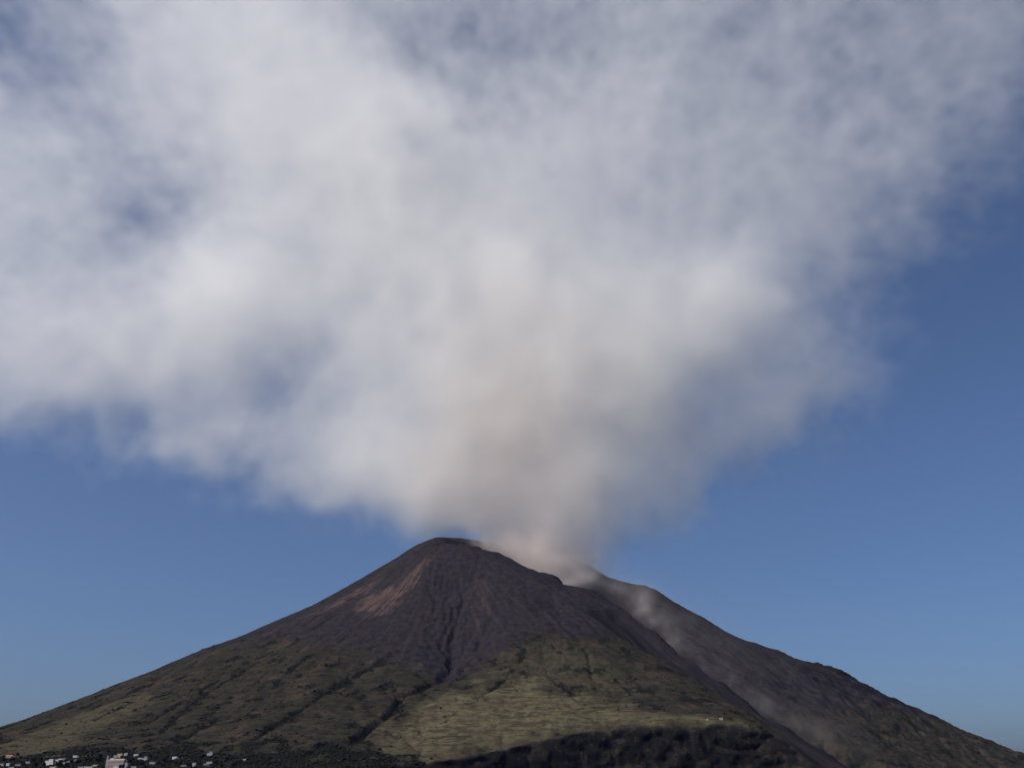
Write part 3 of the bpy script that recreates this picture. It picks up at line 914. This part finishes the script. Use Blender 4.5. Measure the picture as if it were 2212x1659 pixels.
r = np.random.default_rng(77)
N = 420000
sx, sy = r.uniform(-1750, 1900, N), 1930 + 1500 * r.random(N) ** 1.25
keep = np.abs(sx) < 0.545 * sy
sx, sy = sx[keep], sy[keep]
dens = lookup(SHRUB, sx, sy) ** 2 * lookup(VEG, sx, sy) * 0.7 + 0.02 * lookup(VEG, sx, sy) + 0.22 * lookup(GUL, sx, sy) * lookup(VEG, sx, sy) + 0.03 * lookup(CLIFF, sx, sy)
dens *= 1 - 0.7 * lookup(BRIGHT, sx, sy)
keep = r.random(len(sx)) < dens
sx, sy = sx[keep], sy[keep]
for hx, hy, hr in HOUSES:
    k = (np.hypot(sx - hx, sy - hy) > hr * 0.9) & ~((np.abs(sx - hx) < hr * 0.5) & (sy < hy) & (sy > hy - 18))
    sx, sy = sx[k], sy[k]
sel = r.permutation(len(sx))[:56000]
sx, sy = sx[sel], sy[sel]
rad = np.exp(r.normal(0.38, 0.36, len(sx))) * (1 + 0.35 * sstep(2400, 2150, sy))
P = np.stack([sx, sy, np.array([ground_z(a, b) for a, b in zip(sx, sy)]) + rad * 0.25], -1)
sc = clumps('scrub', P, rad, r.uniform(0.55, 0.85, len(sx)), np.clip(r.beta(1.6, 3.2, len(sx)) + 0.25 * (r.random(len(sx)) < 0.12), 0, 1), m_leaf, 5)
link('scrub', sc, None, kind='stuff')
print('scrub', len(sx), round(time.time() - T0, 1))


def tree_meshes(seed, h, spread, n):
    r = np.random.default_rng(seed)
    d = r.normal(0, 1, (n, 3))
    d /= np.linalg.norm(d, axis=1)[:, None]
    p = d * (r.random((n, 1)) ** 0.4) * np.array([spread, spread, h * 0.34]) + np.array([0, 0, h * 0.64])
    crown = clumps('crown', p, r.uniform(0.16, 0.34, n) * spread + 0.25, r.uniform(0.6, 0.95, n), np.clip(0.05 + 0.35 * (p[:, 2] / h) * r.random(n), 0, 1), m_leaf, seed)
    v, f = ring([.32, .24, .18, .08], [-1.5, h * .25, h * .45, h * .75], 7)
    v = v + np.stack([np.sin(v[:, 2] * 0.5 + seed) * 0.15, np.cos(v[:, 2] * 0.4) * 0.1, v[:, 2] * 0], -1)
    tv, tf = [v], [f]
    for k in range(4):
        a = r.random() * 6.28
        bv, bf = ring([.11, .08, .03], [0, 1, 2], 5)
        s, e = np.array([0, 0, h * .35]), np.array([math.cos(a) * spread * .7, math.sin(a) * spread * .7, h * .68])
        t = (bv[:, 2] / 2)[:, None]
        tv.append(np.concatenate([bv[:, :2], np.zeros((len(bv), 1))], 1) + s + (e - s) * t)
        tf.append(bf + sum(len(q) for q in tv[:-1]))
    trunk = mesh_from_np('trunk', np.concatenate(tv), np.concatenate(tf))
    trunk.materials.append(M['bark'])
    return trunk, crown


kinds = [tree_meshes(k, h, s, n) for k, (h, s, n) in enumerate([(9, 3.4, 46), (7.5, 3.0, 40), (11, 2.4, 44), (8, 4.0, 52)])]


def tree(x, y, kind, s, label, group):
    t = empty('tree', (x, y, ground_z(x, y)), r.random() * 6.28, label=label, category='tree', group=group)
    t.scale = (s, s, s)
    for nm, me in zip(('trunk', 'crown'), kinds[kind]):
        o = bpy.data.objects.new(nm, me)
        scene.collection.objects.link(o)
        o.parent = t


spots = [(C1(420, 770), 3), (C1(560, 700), 0), (C1(620, 760), 3), (C1(360, 640), 1), (C1(700, 690), 0), (C1(760, 770), 1), (C1(1040, 770), 3), (C1(1150, 770), 0), (C1(1240, 720), 1), (C1(1360, 720), 3), (C1(1500, 690), 0),
         (C1(1580, 700), 1), (C1(1700, 690), 3), (C1(1740, 640), 0), (C1(60, 680), 1), (C1(220, 680), 3), (C1(300, 590), 0), (C1(2120, 800), 2), (C1(2170, 800), 2),
         (C2(200, 720), 1), (C2(330, 740), 0), (C2(420, 740), 3), (C2(560, 620), 1), (C2(700, 760), 0), (C2(800, 680), 3), (C2(880, 760), 1), (C2(1000, 740), 0), (C2(1230, 760), 3), (C2(1420, 750), 1), (C2(1460, 640), 0),
         (C2(1700, 720), 3), (C2(1800, 770), 1), (C2(1900, 690), 0), (C2(2020, 770), 3), (C2(2120, 720), 1)]
short = ['long pale pink house', 'white house at the left edge', 'narrow bluish house', 'low white house below the bluish one', 'low grey house at far left', 'lone small white house at left',
         'largest white block', 'house joined to the largest white block', 'flat white house above the largest block', 'tiny bluish house above the largest block', 'low cream house below the largest block',
         'small grey house past the largest block', 'tiny pale house halfway to the church', 'white house with a low wing', 'tiny white hut', 'small cream house left of the tower', 'grey house at the bottom edge', 'long low white house',
         'cream house at the tower foot', 'white house behind the church', 'white house behind the church roof end', 'cream house above the church', 'white house above the church end', 'white house with green awning',
         'low cream house below the awning house', 'white house with upper storey', 'dull grey house right of the church', 'cream house at the bottom edge', 'lone bluish house', 'low house with pergola', 'tall narrow white house',
         'pink house with green awning', 'white house behind the pink one', 'highest bluish house', 'farthest right small house']
used_labels = set()
n_slim = 0
for (px, py), kind in spots:
    x, y = stand(px, py)
    if any(math.hypot(x - hx, y - hy) < hr * 0.85 for hx, hy, hr in HOUSES) and kind != 2:
        continue
    if kind == 2:
        n_slim += 1
        tree(x, y - 9, 2, 1.1, ('left' if n_slim == 1 else 'right') + ' of two slender dark trees in front of the pink church', 'slender trees by the church')
        continue
    near = sorted(range(len(short)), key=lambda k: math.hypot(HOUSES[k][0] - x, (HOUSES[k][1] - y) * 0.6))
    for k in near:
        side = 'left' if x < HOUSES[k][0] else 'right'
        lab = 'broad dark tree just ' + side + ' of the ' + short[k]
        if lab not in used_labels:
            break
    used_labels.add(lab)
    tree(x, y, kind, r.uniform(0.85, 1.2), lab, 'dark trees between the village houses')

# ------------------------------------------------------------------ smoke: densities worked out on a voxel block and handed to the renderer as a fog volume
def octaves3(shape, cell, size, n, gain, seed, billow=False, drift=1.0):
    """Fractal 3-D noise on a voxel block (cell metres a voxel, size metres the largest swirl), about -1 to 1."""
    kz, ky, kx = (np.fft.fftfreq(s, cell) for s in shape[:2]), None, np.fft.rfftfreq(shape[2], cell)
    a, b = kz
    ca, sa = math.cos(R(31)), math.sin(R(31))          # the smoke is drawn out along its drift, up and away from the sea
    k = np.sqrt((a[:, None, None] * ca - b[None, :, None] * sa) ** 2 + ((b[None, :, None] * ca + a[:, None, None] * sa) * drift) ** 2 + kx[None, None, :] ** 2).astype(np.float32)
    out, amp, tot = np.zeros(shape, np.float32), 1.0, 0.0
    r = np.random.default_rng(seed)
    for o in range(n):
        f0 = 1.0 / size * 2 ** o
        if f0 > 0.6 / cell:
            break
        g = np.fft.rfftn(r.standard_normal(shape, dtype=np.float32))
        g *= np.exp(-((np.log(k + 1e-9) - math.log(f0)) / 0.42) ** 2)
        g = np.fft.irfftn(g, s=shape).astype(np.float32)
        g /= g.std() + 1e-9
        out += amp * ((1.25 - 1.6 * np.abs(g)) if billow else g * 0.75)
        tot += amp
        amp *= gain
    return out / tot


def fog(name, dens, lo, hi, material, loc=(0, 0, 0), rot=None):
    """dens[z, y, x] sampled at evenly spaced points from lo to hi (local metres) becomes one volume object."""
    nz, ny, nx = dens.shape
    me = bpy.data.meshes.new(name)
    me.vertices.add(dens.size)
    co = np.zeros((dens.size, 3), np.float32)
    co[:, 0] = np.tile(np.linspace(lo[0], hi[0], nx), ny * nz)
    co[:, 1] = np.tile(np.repeat(np.linspace(lo[1], hi[1], ny), nx), nz)
    co[:, 2] = np.repeat(np.linspace(lo[2], hi[2], nz), nx * ny)
    me.vertices.foreach_set('co', co.ravel())
    a = me.attributes.new('smoke', 'FLOAT', 'POINT')
    a.data.foreach_set('value', (dens * 2000.0).astype(np.float32).ravel())      # thin smoke must stay above the renderer's clipping
    o = link(name, me, material, kind='stuff')
    o.location = loc
    if rot is not None:
        o.rotation_euler = rot
    g = bpy.data.node_groups.new(name, 'GeometryNodeTree')
    g.interface.new_socket('Geometry', in_out='INPUT', socket_type='NodeSocketGeometry')
    g.interface.new_socket('Geometry', in_out='OUTPUT', socket_type='NodeSocketGeometry')
    gi, go = g.nodes.new('NodeGroupInput'), g.nodes.new('NodeGroupOutput')
    pos = g.nodes.new('GeometryNodeInputPosition')
    sep = g.nodes.new('ShaderNodeSeparateXYZ')
    g.links.new(pos.outputs[0], sep.inputs[0])
    terms = []
    for k, (n, stride) in enumerate(((nx, 1), (ny, nx), (nz, nx * ny))):
        mr = g.nodes.new('ShaderNodeMapRange')
        g.links.new(sep.outputs[k], mr.inputs[0])
        mr.inputs[1].default_value, mr.inputs[2].default_value = lo[k], hi[k]
        mr.inputs[3].default_value, mr.inputs[4].default_value = 0, n - 1
        fi = g.nodes.new('FunctionNodeFloatToInt')
        fi.rounding_mode = 'ROUND'
        g.links.new(mr.outputs[0], fi.inputs[0])
        im = g.nodes.new('FunctionNodeIntegerMath')
        im.operation = 'MULTIPLY'
        g.links.new(fi.outputs[0], im.inputs[0])
        im.inputs[1].default_value = stride
        terms.append(im.outputs[0])
    s = terms[0]
    for t in terms[1:]:
        im = g.nodes.new('FunctionNodeIntegerMath')
        im.operation = 'ADD'
        g.links.new(s, im.inputs[0])
        g.links.new(t, im.inputs[1])
        s = im.outputs[0]
    at = g.nodes.new('GeometryNodeInputNamedAttribute')
    at.data_type = 'FLOAT'
    at.inputs[0].default_value = 'smoke'
    si = g.nodes.new('GeometryNodeSampleIndex')
    si.data_type, si.domain, si.clamp = 'FLOAT', 'POINT', True
    g.links.new(gi.outputs[0], si.inputs['Geometry'])
    g.links.new(at.outputs[0], si.inputs['Value'])
    g.links.new(s, si.inputs['Index'])
    vc = g.nodes.new('GeometryNodeVolumeCube')
    g.links.new(si.outputs[0], vc.inputs['Density'])
    vc.inputs['Min'].default_value, vc.inputs['Max'].default_value = lo, hi
    for k, n in zip('XYZ', (nx, ny, nz)):
        vc.inputs['Resolution ' + k].default_value = n
    sm = g.nodes.new('GeometryNodeSetMaterial')
    sm.inputs['Material'].default_value = material
    g.links.new(vc.outputs[0], sm.inputs['Geometry'])
    g.links.new(sm.outputs[0], go.inputs[0])
    md = o.modifiers.new('fog', 'NODES')
    md.node_group = g
    return o


def smoke_material(name, col, aniso, emit=None):
    m = bpy.data.materials.new(name)
    m.use_nodes = True
    nt = m.node_tree
    nt.nodes.remove(nt.nodes['Principled BSDF'])
    pv = nt.nodes.new('ShaderNodeVolumePrincipled')
    pv.inputs['Color'].default_value = col + (1,)
    pv.inputs['Density'].default_value = 1.0 / 2000.0
    pv.inputs['Anisotropy'].default_value = aniso
    nt.links.new(pv.outputs[0], nt.nodes['Material Output'].inputs['Volume'])
    return m, nt, pv


# how thick the smoke looks, from the photograph: rows from the top of the plume down to the crater
cols = [-276, -92, 92, 276, 460, 644, 828, 1012, 1196, 1380, 1564, 1748, 1932, 2116, 2300, 2484]
rows = [(-300, [.28, .28, .28, .38, .42, .5, .42, .34, .34, .36, .36, .36, .34, .34, .32, .28]),
        (-180, [.28, .28, .28, .4, .47, .54, .43, .34, .34, .36, .36, .36, .34, .34, .32, .28]),
        (-60, [.28, .28, .26, .47, .54, .6, .39, .33, .33, .38, .36, .36, .32, .35, .32, .26]),
        (60, [.25, .24, .2, .52, .58, .68, .37, .32, .32, .43, .38, .36, .3, .35, .28, .18]),
        (180, [.32, .28, .19, .46, .63, .72, .43, .27, .35, .47, .38, .39, .39, .38, .28, .18]),
        (300, [.5, .48, .45, .38, .67, .74, .86, .52, .6, .58, .48, .52, .43, .25, .1, .05]),
        (420, [.5, .48, .48, .32, .48, .73, .86, .76, .64, .58, .58, .56, .42, .12, 0, 0]),
        (540, [.48, .45, .45, .38, .55, .74, .84, .86, .76, .6, .64, .48, .16, .03, 0, 0]),
        (660, [.5, .5, .5, .55, .82, .7, .8, .9, .86, .82, .74, .34, .04, 0, 0, 0]),
        (780, [.58, .58, .58, .62, .68, .66, .76, .92, .9, .9, .58, .42, .02, 0, 0, 0]),
        (870, [.32, .34, .40, .52, .58, .56, .72, .92, .9, .82, .52, .34, 0, 0, 0, 0]),
        (960, [0, 0, .03, .22, .46, .6, .74, .92, .92, .74, .36, .04, 0, 0, 0, 0]),
        (1050, [0, 0, 0, 0, .04, .36, .70, .9, .93, .66, .08, 0, 0, 0, 0, 0]),
        (1120, [0, 0, 0, 0, 0, 0, .30, .86, .94, .46, 0, 0, 0, 0, 0, 0]),
        (1165, [0, 0, 0, 0, 0, 0, 0, .62, .94, .34, 0, 0, 0, 0, 0, 0]),
        (1205, [0, 0, 0, 0, 0, 0, 0, .22, .92, .18, 0, 0, 0, 0, 0, 0]),
        (1250, [0, 0, 0, 0, 0, 0, 0, 0, .5, .04, 0, 0, 0, 0, 0, 0])]
def plume_depth(x, z):
    """The wind carries the smoke away from the sea as it climbs, most of all on the left."""
    return 3800.0 + 0.16 * np.clip(z - 750, 0, None) + 0.15 * np.clip(-x, 0, None) + 0.04 * np.clip(x, 0, None)


CELL = 24.0
lo, hi = np.array([-3300.0, 3340.0, 620.0]), np.array([3100.0, 5260.0, 4880.0])
nxv, nyv, nzv = (int(round(v / CELL)) + 1 for v in hi - lo)
gx, gy, gz = (np.linspace(lo[k], hi[k], n).astype(np.float32) for k, n in enumerate((nxv, nyv, nzv)))
# optical thickness as a map over the plume's middle sheet
MX, MZ = np.meshgrid(gx, gz)
YS = plume_depth(MX, MZ)
dep = YS * CP + (MZ - CAM_Z) * SP
spx = (MX / dep * LENS / 36.0 + 0.5) * PW
spy = (0.5 - (-YS * SP + (MZ - CAM_Z) * CP) / dep * LENS / 36.0 * PW / PH) * PH
rp, tab = np.array([q[0] for q in rows], float), np.array([q[1] for q in rows])
tab = -np.log(1 - np.minimum(tab, 0.93))
ci = np.clip(np.interp(spx, cols, np.arange(len(cols))), 0, len(cols) - 1.001)
ri = np.clip(np.interp(spy, rp, np.arange(len(rp))), 0, len(rp) - 1.001)
i, j = ci.astype(int), ri.astype(int)
fa, fb = ci - i, ri - j
fa, fb = fa * fa * (3 - 2 * fa) * 0.5 + fa * 0.5, fb * fb * (3 - 2 * fb) * 0.5 + fb * 0.5
TAU = tab[j, i] * (1 - fa) * (1 - fb) + tab[j, i + 1] * fa * (1 - fb) + tab[j + 1, i] * (1 - fa) * fb + tab[j + 1, i + 1] * fa * fb
k2 = np.fft.fftfreq(nzv + 24, CELL)[:, None] ** 2 + np.fft.rfftfreq(nxv + 24, CELL)[None] ** 2
TAU = np.fft.irfft2(np.fft.rfft2(np.pad(TAU, 12, mode='edge')) * np.exp(-2 * (math.pi * 45.0) ** 2 * k2), s=(nzv + 24, nxv + 24))[12:-12, 12:-12].clip(0, None)
# lobes and gaps that stand out: photo x, photo y, radius, strength
for px, py, rad, a in [(440, 650, 95, .15), (870, 300, 120, .5), (1400, 720, 150, .7), (650, 200, 130, .35), (1570, 610, 80, .45), (1140, 600, 110, .3), (480, 60, 130, .25), (200, 770, 110, .35), (130, 330, 80, .3),
                       (70, 140, 85, -1.1), (400, 430, 70, -.6), (270, 540, 80, -.55), (1000, 250, 85, -.4), (560, 870, 95, -.55), (1545, 815, 60, -.5), (1190, 480, 80, -.35), (1590, 520, 85, -.5), (1900, 190, 120, -.5),
                       (260, 890, 60, -.6), (780, 100, 110, -.45), (1330, 560, 90, -.35), (1700, 800, 70, .3), (1240, 330, 90, .3), (1960, 80, 90, .3), (700, 760, 100, -.2), (1730, 640, 60, -.4), (1300, 930, 110, .4), (900, 1060, 100, .3),
                       (420, 990, 70, .5), (700, 1060, 90, .3), (2080, 330, 60, -.6), (1640, 930, 50, .8), (1790, 880, 45, .7)]:
    yy = 3900.0
    for _ in range(12):
        w = W(px, py, yy)
        yy = float(plume_depth(w[0], w[2]))
    q = rad * yy * 0.00053
    TAU *= np.exp(a * np.exp(-((MX - w[0]) ** 2 + (MZ - w[2]) ** 2) / (2 * q * q)))
shape = (nzv, nyv, nxv)
swirl = [octaves3(shape, CELL, 480, 5, 0.6, s, drift=2.0) for s in (1, 2)]
bil1 = octaves3(shape, CELL, 400, 5, 0.62, 5, billow=True, drift=2.1)
fine = octaves3(shape, CELL, 150, 3, 0.75, 8, drift=2.2)
amp = (46 + 0.034 * (gz - 800).clip(0, 3000))[:, None, None]
qx = (gx[None, None, :] + swirl[0] * amp * 1.5 - lo[0]) / CELL
qz = (gz[:, None, None] + swirl[1] * amp * 1.2 - lo[2]) / CELL
qx, qz = qx.clip(0, nxv - 1.01), qz.clip(0, nzv - 1.01)
i, j = qx.astype(np.int32), qz.astype(np.int32)
fa, fb = (qx - i).astype(np.float32), (qz - j).astype(np.float32)
TAU = TAU.astype(np.float32)
D = TAU[j, i] * (1 - fa) * (1 - fb) + TAU[j, i + 1] * fa * (1 - fb) + TAU[j + 1, i] * (1 - fa) * fb + TAU[j + 1, i + 1] * fa * fb
del qx, qz, i, j, fa, fb
h = (gz - 700).clip(0, None)
half = (75 + 0.12 * h)[:, None, None]
yc = plume_depth(MX, MZ)[:, None, :].astype(np.float32) + swirl[1][:, ::-1, :] * (20 + 0.045 * h)[:, None, None]
prof = np.exp(-0.5 * ((gy[None, :, None] - yc) / half) ** 2) / (half * 2.507)
edge = np.clip(1.4 - D, 0.15, 1.4)
carve = sstep(-0.06, 0.36, D + 0.28 * bil1 + 0.14 * fine - 0.08)
D = D * prof * carve * np.exp(0.55 * bil1 * (0.4 + 0.42 * edge) + 0.35 * fine * edge - 0.06)
del carve
fade = np.minimum(sstep(lo[1], lo[1] + 120, gy), sstep(hi[1], hi[1] - 120, gy))
D *= fade[None, :, None] * sstep(640, 720, gz)[:, None, None]
# low down the smoke stays over the crater and clear of the slopes
low = sstep(850, 960, gz)[:, None, None]
D *= low + (1 - low) * (sstep(-260, -140, gx) * (1 - sstep(330, 460, gx)))[None, None, :]
gnd = bil(H, *np.meshgrid(gx.astype(float), gy.astype(float)))
D[gz[:, None, None] < gnd[None] - 30] = 0
D[(gz[:, None, None] < gnd[None] + 45) & (gx < -110)[None, None, :]] = 0
D[D < 1.5e-5] = 0
print('plume', D.shape, D.max(), round(time.time() - T0, 1))
m_smoke, snt, spv = smoke_material('volcanic_smoke', (0.97, 0.965, 0.96), 0.2)
# ash browns the trunk of the plume; higher up only steam and fine dust are left
g = node(snt, 'ShaderNodeNewGeometry')
vm = node(snt, 'ShaderNodeVectorMath', operation='SUBTRACT')
snt.links.new(g.outputs['Position'], vm.inputs[0])
vm.inputs[1].default_value = (-40, 3850, 1080)
vs = node(snt, 'ShaderNodeVectorMath', operation='MULTIPLY')
snt.links.new(vm.outputs[0], vs.inputs[0])
vs.inputs[1].default_value = (1 / 480, 1 / 700, 1 / 1050)
ln = node(snt, 'ShaderNodeVectorMath', operation='LENGTH')
snt.links.new(vs.outputs[0], ln.inputs[0])
ashy = ramp(snt, mth(snt, 'ADD', ln.outputs['Value'], mth(snt, 'MULTIPLY_ADD', noise(snt, 0.006, 3, 0.6, g.outputs['Position']), 0.9, -0.45)), 1.15, 0.05)
snt.links.new(mixc(snt, ashy, (0.990, 0.979, 0.960), (0.890, 0.848, 0.815)), spv.inputs['Color'])
fog('smoke_plume', D, tuple(float(v) for v in lo), tuple(float(v) for v in hi), m_smoke)
del D, prof, swirl, bil1, fine, edge

# dust and steam low over the crater and down the great scree
CELL = 11.0
lo, hi = np.array([-330.0, 2500.0, 20.0]), np.array([1150.0, 3960.0, 990.0])
nxv, nyv, nzv = (int(round(v / CELL)) + 1 for v in hi - lo)
gx, gy, gz = (np.linspace(lo[k], hi[k], n).astype(np.float32) for k, n in enumerate((nxv, nyv, nzv)))
shape = (nzv, nyv, nxv)
sw = [octaves3(shape, CELL, 190, 4, 0.55, s) for s in (21, 22, 23)]
bw = octaves3(shape, CELL, 190, 4, 0.6, 25, billow=True)


def above(px, py, up):
    g = ground(px, py, 2700)
    return (g[0], g[1], ground_z(g[0], g[1]) + up)


# each trail: its points, radius at each point (metres), optical thickness across
trails = [([W(1000, 1166, 3800), W(1050, 1172, 3790), W(1110, 1188, 3780), W(1160, 1208, 3760), W(1210, 1232, 3740), W(1240, 1250, 3730)], [20, 34, 54, 64, 60, 42], [.4, 1.0, 2.0, 2.6, 2.6, 1.6]),
          ([W(1232, 1262, 3640), W(1270, 1238, 3780), W(1262, 1205, 3860), W(1240, 1170, 3850)], [14, 34, 46, 60], [.25, .35, .8, 1.0]),
          ([above(1300, 1285, 50), above(1400, 1320, 60), above(1500, 1390, 60), above(1620, 1470, 60), above(1740, 1550, 55), above(1850, 1620, 45)], [50, 70, 75, 80, 75, 60], [.03, .04, .045, .04, .03, .02]),
          ([above(1290, 1270, 14), above(1340, 1292, 22), above(1372, 1312, 26), above(1425, 1352, 26), above(1480, 1400, 24), above(1540, 1446, 24), above(1600, 1490, 26), above(1660, 1530, 26), above(1730, 1572, 26), above(1800, 1612, 24),
            above(1860, 1642, 20)], [20, 30, 38, 34, 32, 34, 36, 38, 38, 34, 28], [.14, .22, .3, .15, .09, .09, .08, .11, .1, .07, .04])]
D = np.zeros(shape, np.float32)
PX, PY, PZ = gx[None, None, :] + sw[0] * 26, gy[None, :, None] + sw[1] * 26, gz[:, None, None] + sw[2] * 20
for pts, rads, taus in trails:
    best = np.zeros(shape, np.float32)
    for k in range(len(pts) - 1):
        a, b = np.array(pts[k]), np.array(pts[k + 1])
        d = b - a
        t = (((PX - a[0]) * d[0] + (PY - a[1]) * d[1] + (PZ - a[2]) * d[2]) / float(d @ d)).clip(0, 1)
        rr_ = rads[k] + (rads[k + 1] - rads[k]) * t
        tt = taus[k] + (taus[k + 1] - taus[k]) * t
        d2 = (PX - a[0] - t * d[0]) ** 2 + (PY - a[1] - t * d[1]) ** 2 + (PZ - a[2] - t * d[2]) ** 2
        best = np.maximum(best, tt / (rr_ * 2.2) * np.exp(-d2 / (2 * (rr_ * 0.8) ** 2)))
    D += best
D *= np.exp(0.8 * bw - 0.1)
D[D < 6e-5] = 0
print('dust', D.shape, D.max(), round(time.time() - T0, 1))
m_dust, snt, spv = smoke_material('crater_dust', (0.88, 0.81, 0.78), 0.2)
fog('crater_dust', D, tuple(float(v) for v in lo), tuple(float(v) for v in hi), m_dust)
del D, PX, PY, PZ, sw, bw

# ------------------------------------------------------------------ air
HAZE = 0.45e-5
m_haze, hnt, hpv = smoke_material('sea_haze', (0.30, 0.42, 0.92), 0.0)
hpv.inputs['Density'].default_value = HAZE
zmin = float(Z.min()) - 1.0
v, f = boxes((-9000, 9000, -3000, 14000, min(zmin, -2.0), 4920))
link('haze', mesh_from_np('haze', v, f), m_haze, kind='stuff')
print('built', round(time.time() - T0, 1))
